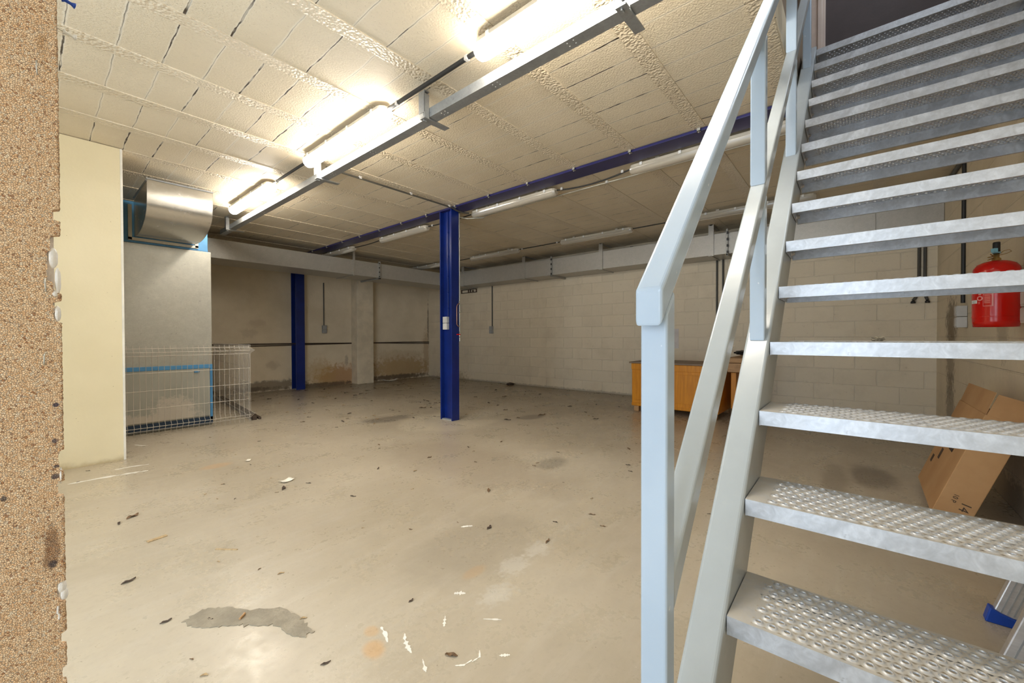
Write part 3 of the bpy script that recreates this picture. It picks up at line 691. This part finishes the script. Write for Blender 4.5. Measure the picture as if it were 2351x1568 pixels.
# right wall
r_ = cable('conduit', [(5.22, YR+.012, ZC-.1), (5.22, YR+.012, H+.285)], .015, 'black', 'black vertical conduit on the right wall above the grey socket box', 'conduit')
m = MB(); m.box(5.2, 5.24, YR+.001, YR+.034, H+.36, H+.385); part(m.build('coupling', 'white'), r_)
cable('conduit', [(5.22, YR+.02, ZC-.07), (6.7, YR+.02, ZC-.02)], .02, 'darkpipe', 'dark strip along the top corner of the right wall behind the stairs', 'conduit')  # thin dark strip following the wall and ceiling corner
switchbox((5.15, YR+.034, H+.165), .10, .064, .19, 'light grey double socket box on the right wall left of the red extinguisher', 'grey_box', 'y')
switchbox((3.27, YR+.036, H+.15), .12, .068, .17, 'light grey socket box at the right picture edge beside the red extinguisher', 'grey_box', 'y')
def extinguisher():
    cx, cy = 3.56, -.615
    root = empty('fire_extinguisher', (cx, cy, H+.05)); tag(root, 'red fire extinguisher with a black valve hanging on the right wall', 'fire extinguisher')
    m = MB(); prof = [(0, .035), (.05, .04), (.075, .02), (.08, .0), (.088, .0), (.092, .035), (.093, .08), (.093, .34), (.090, .36), (.076, .385), (.05, .40), (.02, .408), (0, .41)]
    m.lathe(prof, (0, 0, 0), 40); m.build('cylinder', 'red', root)
    m = MB(); m.lathe([(.0935, .055), (.0945, .06), (.0935, .065)], (0, 0, 0), 40); m.build('weld_ring', 'red', root)
    m = MB(); m.lathe([(.02, .40), (.018, .42), (.012, .425), (.012, .45), (0, .45)], (0, 0, 0), 14); m.build('valve', 'brass', root)
    m = MB(); m.lathe([(0, .45), (.014, .45), (.015, .46), (.015, .515), (.013, .52), (.010, .515), (0, .51)], (0, 0, 0), 16); m.build('plunger_cap', 'black', root)
    m = MB(); m.lathe([(.0155, .452), (.018, .455), (.0155, .459)], (0, 0, 0), 16); m.box(-.03, -.01, .016, .034, .455, .478); m.build('seal', 'cyan', root)
    m = MB(); m.tube([(0, -.012, .44), (-.01, -.04, .447), (-.01, -.062, .46), (0, -.06, .472), (.004, -.04, .468), (0, -.02, .452)], .0018, 6); m.build('pull_ring', 'brass', root)
    m = MB()
    for dz in (0, .012): m.tube([(0, .012, .435-dz), (-.01, .03, .43-dz), (-.02, .055, .424-dz*1.3)], .003, 6)
    m.tube([(0, .01, .43), (-.01, .035, .445)], .003, 6); m.build('lever', 'brass', root)
    m = MB(); m.box(-.03, .03, -.108, -.092, .20, .30); m.box(-.012, .012, -.108, -.08, .25, .27); m.build('wall_hook', 'red', root)
    # printed marks wrapped on the cylinder, towards the viewer
    def patch(a0, a1, z0, z1, name, mat, r0=.0945):
        m = MB(); n = 6; vs = []
        for i in range(n+1):
            a = R(a0+(a1-a0)*i/n)
            for z in (z0, z1): vs.append((math.cos(a)*r0, math.sin(a)*r0, z))
        m.add(vs, [(2*i, 2*i+1, 2*i+3, 2*i+2) for i in range(n)]); return m
    m = patch(133, 137, .125, .255, '', '')
    for a0, a1, z0, z1 in ((112, 133, .125, .128), (112, 133, .195, .198), (112, 133, .252, .255), (112, 113, .125, .255)):
        q = patch(a0, a1, z0, z1, '', ''); m.add(q.v, q.f)
    for i in range(9):
        q = patch(115, 130, .145+i*.0055, .147+i*.0055, '', ''); m.add(q.v, q.f)
    q = patch(116, 130, .205, .245, '', ''); m.add(q.v, q.f)
    for (a, z, s_) in ((103, .235, 5), (103, .205, 4)): q = patch(a-s_, a+s_, z-.010, z+.010, '', ''); m.add(q.v, q.f)
    for i in range(16):
        a0 = i/16*2*math.pi; a1 = (i+1)/16*2*math.pi
        def pp(a, r_): aa = R(103)+math.cos(a)*r_/.0945; return (math.cos(aa)*.0945, math.sin(aa)*.0945, .175+math.sin(a)*r_)
        m.add([pp(a0, .008), pp(a1, .008), pp(a1, .015), pp(a0, .015)], [(0, 1, 2, 3)])
    for i in range(3): q = patch(98, 104, .142+i*.005, .144+i*.005, '', ''); m.add(q.v, q.f)
    m.build('printed_label', 'label_red', root)
    m = patch(68, 95, .145, .166, '', ''); m.build('sticker', 'white', root)
    m = MB()
    for i in range(6): q = patch(72+i*3.2, 73.6+i*3.2, .153, .158, '', '', .0949); m.add(q.v, q.f)
    m.build('sticker_print', 'greybox_dark', root)
    root.rotation_euler.z = R(28); root.scale = (1, 1, .93)
    return root
extinguisher()

# ------------------------------------------------------------ staircase
ys = .2187; yw = .2905; yr0, yr1 = -.688, -.727
X0, G, Z0, RI = 1.0007, .19779, -.62836+H, .20302
SL = RI/G
def sz(x, off=0): return Z0+SL*(x-X0)+off
stair = empty('staircase', (1.0, 0, 0)); tag(stair, 'steel open staircase with perforated galvanised treads and pale blue grey handrail', 'staircase')
def stringer(y0, y1):
    xt = X0+13*G+.06
    xb = X0-Z0/SL
    dep = .25
    m = MB(); m.prism([(xb, y0, 0), (xb+dep, y0, 0), (xt+dep*.9, y0, sz(xt+dep*.9-dep)), (xt+dep*.9, y0, sz(xt)+.0), (xt, y0, sz(xt))], (0, y1-y0, 0))
    part(m.build('stringer', 'stringer', bevel=.008, seg=3), stair)
stringer(ys, yw); stringer(yr0, yr1)
def rail_post(xp, y0=.233, y1=.278, dx=.04):
    zt = sz(xp)+1.0                         # runs up into the sloping top rail
    def tr(x): return 1.0265*x-.645+H
    def lo(x): return 1.0265*x-1.192+H
    def hi(x): return 1.0265*x-1.126+H
    def st(x): return sz(x)
    zb = st(xp) if xp > .7 else 0.0
    if xp < .7:
        m = MB(); m.prism([(xp, y0, 0), (xp+dx, y0, 0), (xp+dx, y0, tr(xp+dx)), (xp, y0, tr(xp))], (0, y1-y0, 0)); part(m.build('post', 'rail', bevel=.005, seg=3), stair)
    else:
        m = MB(); m.prism([(xp, y0, st(xp)), (xp+dx, y0, st(xp+dx)), (xp+dx, y0, lo(xp+dx)), (xp, y0, lo(xp))], (0, y1-y0, 0)); part(m.build('post', 'rail', bevel=.004, seg=2), stair)
        m = MB(); m.prism([(xp, y0, hi(xp)), (xp+dx, y0, hi(xp+dx)), (xp+dx, y0, tr(xp+dx)), (xp, y0, tr(xp))], (0, y1-y0, 0)); part(m.build('post', 'rail', bevel=.004, seg=2), stair)
for xp in (.665, 1.597, 2.51, 3.36): rail_post(xp)
y0, y1 = .233, .278
def top(x): return 1.0265*x-.582+H
def bot(x): return 1.0265*x-.642+H
xe = 3.75
m = MB(); m.prism([(.642, y0, H+.0145), (.665, y0, bot(.668)-.005), (.70, y0, bot(.70)), (xe, y0, bot(xe)), (xe, y0, top(xe)), (.642, y0, top(.642))], (0, y1-y0, 0))
part(m.build('handrail', 'rail', bevel=.006, seg=3), stair)
def mt(x): return 1.0265*x-1.126+H
def mb_(x): return 1.0265*x-1.192+H
m = MB(); m.prism([(.700, y0, mb_(.70)), (xe, y0, mb_(xe)), (xe, y0, mt(xe)), (.700, y0, mt(.70))], (0, y1-y0, 0))
part(m.build('middle_rail', 'stringer', bevel=.005, seg=3), stair)
def tread_mesh():
    m = MB(); D = .226; ya, yb = yr0+.002, ys-.002
    t = .0025; px_, py_ = .0262, .0262     # along depth, along width
    nx = 8; mx = (D-nx*px_)/2
    ny = int((yb-ya-.09)/py_)
    my = (yb-ya-ny*py_)/2
    N = 12
    for i in range(nx):
        off = (py_/2 if i % 2 else 0)
        for j in range(ny if i % 2 == 0 else ny-1):
            cx = mx+(i+.5)*px_; cy = ya+my+off+(j+.5)*py_
            hx, hy = px_/2, py_/2; vs = []
            for k in range(N):
                a = 2*math.pi*k/N; c, s_ = math.cos(a), math.sin(a); q = max(abs(c), abs(s_))
                vs.append((cx+c/q*hx, cy+s_/q*hy, 0))
            for rr_, zz in ((.0105, 0.0), (.0080, .0026), (.0064, .0034), (.0052, .0024), (.0050, -.0005)):
                for k in range(N):
                    a = 2*math.pi*k/N; vs.append((cx+math.cos(a)*rr_, cy+math.sin(a)*rr_, zz))
            fs = [(r_*N+k, r_*N+(k+1) % N, (r_+1)*N+(k+1) % N, (r_+1)*N+k) for r_ in range(5) for k in range(N)]
            m.add(vs, fs, 0, True)
        if i % 2:
            for e in (ya+my, yb-my-py_/2):
                m.add([(mx+i*px_, e, 0), (mx+(i+1)*px_, e, 0), (mx+(i+1)*px_, e+py_/2, 0), (mx+i*px_, e+py_/2, 0)], [(0, 1, 2, 3)])
    def quad(x0, x1, q0, q1): m.add([(x0, q0, 0), (x1, q0, 0), (x1, q1, 0), (x0, q1, 0)], [(0, 1, 2, 3)])
    quad(0, mx, ya, yb); quad(D-mx, D, ya, yb); quad(mx, D-mx, ya, ya+my); quad(mx, D-mx, yb-my, yb)
    m.box(0, t, ya, yb, -.042, -.0001); m.box(D-t, D, ya, yb, -.046, -.0001)
    m.box(t, .012, ya, yb, -.042, -.040); m.box(D-.012, D-t, ya, yb, -.046, -.044)
    m.box(t, D-t, ya, ya+t, -.044, -.0001); m.box(t, D-t, yb-t, yb, -.044, -.0001)
    o = m.build('tread', 'tread', stair)
    return o, D
tr0, D = tread_mesh()
b = MB(); b.lathe([(0, -.012), (.005, -.012), (.005, -.009), (.009, -.009), (.009, -.001), (.012, -.001), (.012, .002)], (0, 0, 0), 6, axis='y'); 
bolt0 = b.build('bolt', 'bolt', tr0); bolt0.location = (.045, ys-.006, -.022)
bolt1 = bolt0.copy(); COL.objects.link(bolt1); bolt1.location = (.165, ys-.006, -.024)
base = Vector((1.0, 0, 0))
for n_ in range(-1, 14):
    t_ = tr0 if n_ == -1 else tr0.copy()
    if n_ > -1:
        COL.objects.link(t_)
        for bb in (bolt0, bolt1): c_ = bb.copy(); COL.objects.link(c_); c_.parent = t_
    t_.parent = stair; t_.location = Vector((X0+n_*G, 0, Z0+n_*RI))-base
    if n_ == 3: T4 = (X0+n_*G, Z0+n_*RI)
me = bm_ico('lint', .016, 'mortar', (1.3, 1, .5), 3, .28, 4)
o = bpy.data.objects.new('dust_clump', me); COL.objects.link(o); o.location = (X0+3*G+.12, -.055, Z0+3*RI+.010)
tag(o, 'small grey dust clump lying on the stair tread at eye level', 'dust clump')

# ------------------------------------------------------------ wire mesh panels
def mesh_panel(name, p0, d, L, lab, zs=(.925, .885, .845, .665, .475, .285, .095, .055)):
    # p0: floor start, d: unit direction along the panel, nrm: towards the bend
    d = Vector(d); nr = Vector((d.y, -d.x, 0)); p0 = Vector(p0)
    root = empty(name, p0); tag(root, lab, 'mesh panel')
    def off(z): return .045 if abs(z-.885) < .001 or abs(z-.095) < .001 else 0
    m = MB()
    for z in zs:
        r_ = .0028; a = p0+nr*(off(z)+.004)+Vector((0, 0, z)); m.tube([a, a+d*L], r_, 6)
    part(m.build('horizontal_wires', 'wire'), root)
    n = int(L/.05); k = 0
    for i in range(n+1):
        m = MB(); q = p0+d*(i*.05)
        m.tube([q+nr*off(z)+Vector((0, 0, z)) for z in (.955, .925, .885, .845, .475, .13, .095, .055, .004)], .0023, 6)
        part(m.build('upright_wire', 'wire'), root)
    return root
mesh_panel('mesh_panel', (.56, 5.72, 0), (1, 0, 0), 1.16, 'welded wire fence panel standing in front of the grey air heater')
def _bar(root):
    rr_ = random.Random(4); d = Vector((.094, .9955, 0)); p = Vector((1.765, 5.78, 0))
    m = MB(); m.obox(p, d*2.6, Vector((.9955, -.094, 0))*.05, (0, 0, .045)); m.obox(p+Vector((.07, 0, 0)), d*2.6, Vector((.9955, -.094, 0))*.03, (0, 0, .03)); part(m.build('bottom_bar', 'rust', bevel=.004), root)
p2 = mesh_panel('mesh_panel', (1.735, 5.74, 0), (.094, .9955, 0), 2.7, 'welded wire fence panel running back from the heater towards the far wall')
_bar(p2)

# ------------------------------------------------------------ orange chest and wooden table
def chest():
    x0, x1, y0, y1 = 5.45, 6.15, 1.28, 2.40
    root = empty('wooden_chest', ((x0+x1)/2, (y0+y1)/2, 0)); tag(root, 'orange varnished wooden chest with a dusty brown top by the back wall', 'chest')
    m = MB(); m.box(x0, x1, y0, y1, .07, H-.375); part(m.build('body', 'orange', bevel=.006), root)
    m = MB(); m.box(x0-.012, x0, y0-.004, y1+.004, H-.46, H-.375); part(m.build('front_rail', 'orange', bevel=.004), root)
    m = MB(); m.box(x0-.010, x0, y0, y1, .075, .115); part(m.build('skirting', 'orange', bevel=.004), root)
    for a, b in ((y0+.04, (y0+y1)/2-.02), ((y0+y1)/2+.02, y1-.04)):
        m = MB(); m.box(x0-.006, x0, a, b, .16, H-.50); part(m.build('front_panel', 'orange', bevel=.008), root)
    for x in (x0, x1-.08):
        for y in (y0+.02, y1-.1): m = MB(); m.box(x, x+.07, y, y+.07, 0, .072); part(m.build('foot', 'barewood', bevel=.004), root)
    m = MB(); m.box(x0-.03, x1+.03, y0-.02, y1+.03, H-.373, H-.352); part(m.build('top_board', 'topwood', bevel=.004), root)
chest()
root = empty('wooden_table', (6.2, 1.1, 0)); tag(root, 'worn bare wood table frame pushed against the right end of the orange chest', 'table')
m = MB(); m.box(5.62, 6.55, 1.00, 1.24, H-.33, H-.27); part(m.build('table_top', 'barewood', bevel=.005), root)
m = MB(); m.box(5.64, 6.5, 1.02, 1.22, H-.45, H-.335); part(m.build('apron', 'barewood', bevel=.004), root)
for x in (5.64, 6.10, 6.45): m = MB(); m.box(x, x+.06, 1.03, 1.09, 0, H-.45); part(m.build('leg', 'barewood', bevel=.004), root)
m = MB(); m.box(5.72, 6.4, 1.14, 1.20, .12, H-.46); part(m.build('side_board', 'orange', bevel=.004), root)
me = bm_ico('rag', .09, 'black', (1.3, 1.1, .35), 3, .18, 9); o = bpy.data.objects.new('dark_rag', me); COL.objects.link(o); o.location = (6.0, 1.11, H-.215)
tag(o, 'crumpled dark rag on the bare wood table beside the orange chest', 'rag')
me = bm_ico('lump', .06, 'leaf2', (1.7, 1.0, .5), 3, .2, 12); o = bpy.data.objects.new('dark_cloth', me); COL.objects.link(o); o.location = (6.62, 5.66, .025)
tag(o, 'dark crumpled cloth lying at the foot of the back wall', 'cloth')

# ------------------------------------------------------------ cardboard carton leaning on the right wall
def carton():
    A = Vector((4.031, -.345, H-1.009)); a = Vector((.013, -.331, .943)).normalized(); b_ = Vector((-.999, .024, .022)); b_ = (b_-a*b_.dot(a)).normalized(); c = a.cross(b_)
    c = Vector((-.030, -.943, -.331)); c = (c-a*c.dot(a)-b_*c.dot(b_)).normalized()
    L, W, Dp = .60, .82, .147
    root = empty('cardboard_carton', (3.6, -.45, 0)); tag(root, 'brown flat cardboard carton leaning against the right wall behind the stairs', 'carton')
    A = A+Vector((0, 0, .012))
    m = MB(); m.obox(A, a*L, b_*W, c*Dp); part(m.build('carton_body', 'card', bevel=.003), root)
    m = MB(); m.obox(A+a*L*.998+c*.004, a*.123+c*(-.004), b_*W*.97, c*.003); part(m.build('flap', 'card'), root)
    m = MB(); m.obox(A+a*L*.998+b_*(W-.004)+c*.006, a*.118+b_*.012, c*(Dp-.01), b_*.003); part(m.build('flap', 'card'), root)
    # printed handling symbols on the broad face (normal -c)
    n = -c; o0 = A+n*.0008
    def mark(u, v, du, dv): mm.obox(o0+a*u+b_*v, a*du, b_*dv, n*.0006)
    mm = MB()
    for (u, v, du, dv) in ((.16, .10, .05, .06), (.22, .27, .07, .06), (.32, .45, .02, .12), (.36, .45, .02, .12), (.40, .45, .02, .12), (.44, .45, .015, .10), (.32, .45, .13, .015), (.32, .555, .13, .015), (.48, .62, .06, .06)):
        mm = MB(); mark(u, v, du, dv); part(mm.build('printed_symbol', 'ink'), root)
    # lettering on the narrow side (normal along b_)
    for txt, u, v, s_ in (('14', .125, .085, .055), ('10 P', .15, .045, .028)):
        cu = bpy.data.curves.new('lettering', 'FONT'); cu.body = txt; cu.size = s_; cu.extrude = .0004; cu.materials.append(M['ink'])
        tmp = bpy.data.objects.new('tmp', cu); me_ = bpy.data.meshes.new_from_object(tmp); bpy.data.objects.remove(tmp); o = bpy.data.objects.new('lettering', me_); COL.objects.link(o)
        xa, ya = -a, c*1.0; za = xa.cross(ya)
        pos = A+b_*(W+.001)+a*u+c*v
        mm4 = Matrix((xa, ya, za)).transposed().to_4x4(); mm4.translation = pos
        o.matrix_world = mm4; o.parent = root; o.matrix_parent_inverse = Matrix.Translation(-root.location)
carton()

# ------------------------------------------------------------ aluminium ladder under the stairs
def ladder():
    root = empty('aluminium_ladder', (2.05, -.4, 0)); tag(root, 'aluminium ladder with a blue plastic foot leaning under the stairs at bottom right', 'ladder')
    d = Vector((.12, -.33, 1)); L = .86
    def rail(o, wy, wx):
        o = Vector(o); m = MB()
        m.obox(o+d*.03, d*(L), (0, -wy, 0), (wx, 0, 0)); part(m.build('side_rail', 'alu', bevel=.004), root)
        for k in (.25, .5, .75):
            mm = MB(); mm.obox(o+d*.04+Vector((-.0015, -wy*k, 0)), d*(L-.02), (0, -.004, 0), (.002, 0, 0)); part(mm.build('groove', 'greybox_dark'), root)
        m = MB(); m.prism([(o.x-.006, o.y+.008, .0), (o.x-.006, o.y-wy-.01, .0), (o.x-.006, o.y-wy-.018, .028), (o.x-.006, o.y-wy*.5, .042), (o.x-.006, o.y-.004, .055)], (wx+.012, 0, 0))
        part(m.build('foot', 'bluefoot', bevel=.004), root)
    rail((2.235, -.375, 0), .062, .028); rail((1.885, -.325, 0), .085, .028)
    for k in (.28, .53, .78):
        p = Vector((1.885+.028, -.36, 0))+d*k; q = Vector((2.235, -.36, 0))+d*k
        q.y = p.y; q.z = p.z
        m = MB(); m.obox(p, q-p, (0, -.03, 0), (0, 0, .028)); part(m.build('rung', 'alu', bevel=.003), root)
ladder()

# ------------------------------------------------------------ floor marks and litter
def ragged(pts, z0, h, n=5, amp=.006, seed=1):
    rr_ = random.Random(seed); out = []
    for i in range(len(pts)):
        a, b_ = Vector(pts[i]), Vector(pts[(i+1) % len(pts)])
        for k in range(n): q = a.lerp(b_, k/n); out.append((q.x+rr_.uniform(-amp, amp), q.y+rr_.uniform(-amp, amp), z0))
    return MB().prism(out, (0, 0, h))
m = ragged([(.34, 1.87), (.40, 1.90), (.455, 1.86), (.51, 1.77), (.60, 1.68), (.625, 1.56), (.63, 1.46), (.60, 1.45), (.565, 1.50), (.55, 1.60), (.50, 1.65), (.465, 1.70), (.42, 1.74), (.36, 1.80)], .0003, .0022, 6, .008, 3)
tag(m.build('mortar_patch', 'mortar'), 'curved grey mortar patch on the floor near the bottom of the picture', 'mortar patch')
def mark(pts, wd, lab, cat='paint mark', mat='whitepaint', seed=1, group=None):
    rr_ = random.Random(seed); L_ = []; R_ = []
    fine = []
    for i in range(len(pts)-1):
        for k in range(5): fine.append(Vector(pts[i]).lerp(Vector(pts[i+1]), k/5))
    fine.append(Vector(pts[-1]))
    n = len(fine)
    for i, q in enumerate(fine):
        t_ = (fine[min(i+1, n-1)]-fine[max(i-1, 0)]).normalized(); nn = Vector((-t_.y, t_.x))
        f = wd*(.25+.75*math.sin(math.pi*(i+.3)/(n-.4)))*rr_.uniform(.15, 1.35)
        L_.append((q.x+nn.x*f, q.y+nn.y*f, .0004)); R_.append((q.x-nn.x*f, q.y-nn.y*f, .0004))
    m = MB().prism(L_+R_[::-1], (0, 0, .0008)); o = m.build('paint_mark', mat); tag(o, lab, cat, group or 'white paint marks on the floor'); return o
mark([(.143, 4.27), (.30, 4.27), (.45, 4.25), (.568, 4.23)], .022, 'long white painted streak on the floor in front of the cream wall stub')
mark([(.40, 4.45), (.50, 4.46), (.60, 4.43)], .012, 'short white streak on the floor at the corner of the cream wall stub')
mark([(.62, 5.35), (.66, 5.25), (.70, 5.2)], .014, 'white blot on the floor in front of the wire panel')
mark([(.794, 1.292), (.785, 1.25), (.768, 1.21)], .007, 'upper white scrape in the pair right of the mortar patch', seed=2)
mark([(.83, 1.20), (.813, 1.175), (.80, 1.14), (.792, 1.108)], .008, 'broad white paint smear right of the mortar patch', seed=3)
mark([(.80, 1.06), (.785, 1.03), (.775, 1.01)], .006, 'white smear lowest in the row at the bottom of the picture', seed=4)
mark([(.945, .945), (.925, .925), (.895, .93)], .003, 'thin curved white scratch near the foot of the stairs', seed=5)
mark([(.90, .935), (.87, .94), (.85, .96)], .004, 'thin white scratch beside the curved one near the bottom', seed=6)
mark([(.97, .88), (.985, .865), (.995, .855)], .009, 'small white paint splash at the bottom, left of the first post', seed=7)
mark([(1.09, 1.235), (1.106, 1.22), (1.12, 1.20)], .012, 'white paint splash on the floor midway between patch and stairs', seed=8)
mark([(.98, 1.16), (.955, 1.135), (.94, 1.12)], .006, 'small white blob on the floor above the white smears', seed=9)
mark([(1.06, 1.04), (1.09, 1.0), (1.10, .985)], .004, 'narrow white scratch left of the first stair post', seed=10)
mark([(1.50, 1.64), (1.53, 1.62), (1.55, 1.60)], .010, 'pale oval stain left of the two dark leaves on the floor', seed=11)
def quad_paper(name, x, y, sx, sy, rz, lift, lab, mat='paper', cat='paper scrap'):
    m = MB(); n = 6; vs = []; fs = []
    for j in range(n+1):
        for i in range(n+1):
            u, v = i/n-.5, j/n-.5; vs.append((u*sx, v*sy, .0015+lift*(abs(u)*2)**2+lift*.3*math.sin(v*7)))
    for j in range(n):
        for i in range(n): a = j*(n+1)+i; fs.append((a, a+1, a+n+2, a+n+1))
    m.add(vs, fs, 0, True); o = m.build(name, mat); o.location = (x, y, .001+lift*.31); o.rotation_euler.z = rz
    s_ = o.modifiers.new('thickness', 'SOLIDIFY'); s_.thickness = .0008; s_.offset = 1
    return tag(o, lab, cat)
quad_paper('paper_scrap', 1.17, 3.133, .085, .06, R(20), .008, 'cream paper scrap lying on the open floor left of the middle')
quad_paper('paper_scrap', 1.158, 3.904, .06, .03, R(60), .004, 'small white paper scrap on the floor in front of the wire panel')
quad_paper('plastic_sheet', 5.48, 8.42, .42, .12, R(8), .03, 'crumpled clear plastic sheet at the foot of the far left wall', 'plastic_bag', 'plastic sheet')
quad_paper('paper_scrap', 5.0, 8.1, .22, .05, R(-3), .002, 'flat white strip on the floor by the concrete pier')
m = MB(); m.box(-.055, .055, -.004, .004, 0, .003); o = m.build('wood_splinter', 'leaf3'); o.location = (.599, 2.348, .0005); o.rotation_euler.z = R(-52); tag(o, 'thin pale wood splinter on the floor left of the middle', 'splinter')
m = MB(); m.box(-.04, .04, -.012, .012, 0, .004); o = m.build('wood_splinter', 'leaf3'); o.location = (.40, 2.75, .0005); o.rotation_euler.z = R(10); tag(o, 'short pale wood chip on the floor nearer the cork board', 'splinter')
m = MB(); m.tube([(-.012, 0, .004), (.010, 0, .004)], .004, 8); m.tube([(.010, 0, .004), (.018, .002, .004)], .0043, 8); o = m.build('cigarette_butt', 'barewood'); o.location = (.487, 1.728, .0027); o.rotation_euler.z = R(40); tag(o, 'brown cigarette butt on the curved mortar patch', 'cigarette butt')
m = MB(); m.tube([(-.006, 0, .004), (.003, 0, .004)], .0042, 8); 
def leaf_mesh(seed, mat, s_=1.0):
    rr_ = random.Random(seed); n = 9; top_ = []; 
    L_ = .035*s_; W_ = .013*s_
    vs = []; fs = []
    for i in range(n+1):
        u = i/n; wv = math.sin(math.pi*min(1, u*1.02))**.7*W_*rr_.uniform(.6, 1.1)+.0008; z = .003+.008*s_*math.sin(u*math.pi*1.5+rr_.uniform(-.4, .4))**2
        for v in (-1, -.5, 0, .5, 1): vs.append(((u-.5)*L_*2, v*wv+.004*math.sin(u*5+seed), max(.0006, z*(.25+abs(v)*.8))))
    for i in range(n):
        for k in range(4): a = i*5+k; fs.append((a, a+1, a+6, a+5))
    m = MB(); m.add(vs, fs, 0, True); o = m.build('dried_leaf', mat)
    md = o.modifiers.new('thickness', 'SOLIDIFY'); md.thickness = .0007; md.offset = 1
    return o
protos = [leaf_mesh(1, 'leaf'), leaf_mesh(2, 'leaf2', .7), leaf_mesh(5, 'leaf3', .45), leaf_mesh(8, 'leaf', .6), leaf_mesh(9, 'leaf2', .9)]
NAMED = [((1.592, 1.515), 1, .9, 20, 'black curled leaf on the floor right of the middle, before the stairs'),
         ((1.10, 3.0), 4, 1.1, 60, 'dark curled leaf just below the cream paper scrap'),
         ((.95, 1.33), 1, .5, 10, 'small dark leaf bit right of the mortar patch'),
         ((.87, 1.0), 0, .6, 130, 'brown leaf at the bottom edge among the white scratches'),
         ((.36, 3.2), 0, 1.0, 40, 'brown leaf left on the floor below the white painted streak'),
         ((.25, 2.36), 4, .8, 15, 'dark leaf on the floor beside the wood chip near the cork board')]
used = set()
for (x, y), k, s_, rz, lab in NAMED:
    o = protos[k] if k not in used else protos[k].copy()
    if k in used: COL.objects.link(o)
    used.add(k); o.location = (x, y, .0005); o.rotation_euler.z = R(rz); o.scale = (s_, s_, s_); tag(o, lab, 'leaf', 'dried leaves on the floor')
rr = random.Random(21); cnt = 0
for k in range(5):
    if k not in used:
        o = protos[k]; o.location = (1.3+.3*k, 2.2+.2*k, .0005); tag(o, ['brown', 'very dark', 'tiny pale tan', 'faded brown', 'curled dark'][k]+' leaf flake lying alone in the open middle of the floor', 'leaf', 'dried leaves on the floor')
while cnt < 235:
    if rr.random() < .55: x = rr.uniform(1.5, 6.6); y = rr.uniform(4.2, 8.3) if x < 4.4 else rr.uniform(1.5, 8.2)
    else: x = rr.uniform(.15, 5.0); y = rr.uniform(.45, 5.2)
    if x < .55 and y > 4.6: continue
    if 5.3 < x and y < 2.6: continue
    if y > 5.6 and x < 1.9: continue
    if 3.25 < x < 3.5 and 3.7 < y < 4.1: continue
    if y < .35: continue
    if abs(x-2.0) < .2 and y > 5.6: continue
    if .5 < x < 1.3 and y < .75: continue
    k = rr.choice([0, 1, 1, 2, 2, 2, 3, 3, 4]); o = protos[k].copy(); COL.objects.link(o)
    s_ = rr.uniform(.4, 1.0)*(1.7 if x+y > 7 else .85)
    o.location = (x, y, .0005); o.rotation_euler = (0, 0, rr.uniform(0, 6.28)); o.scale = (s_, s_*rr.uniform(.6, 1), s_*.8)
    hue = ('brown', 'very dark', 'pale tan', 'small brown', 'curled dark')[k]
    zone = 'along the back wall' if x > 5.4 else 'along the far left wall' if y > 6.8 else 'around the free blue column' if (x-3.4)**2+(y-3.9)**2 < 1.6 else 'beyond the free blue column' if x+y > 8 else 'before the wire panel' if y > 3.3 else 'near the bottom of the picture' if x+y < 3 else 'in the middle of the room'
    o['label'] = hue+' dried leaf flake on the concrete floor '+zone; o['category'] = 'leaf'; o['group'] = hue+' leaf flakes '+zone
    cnt += 1
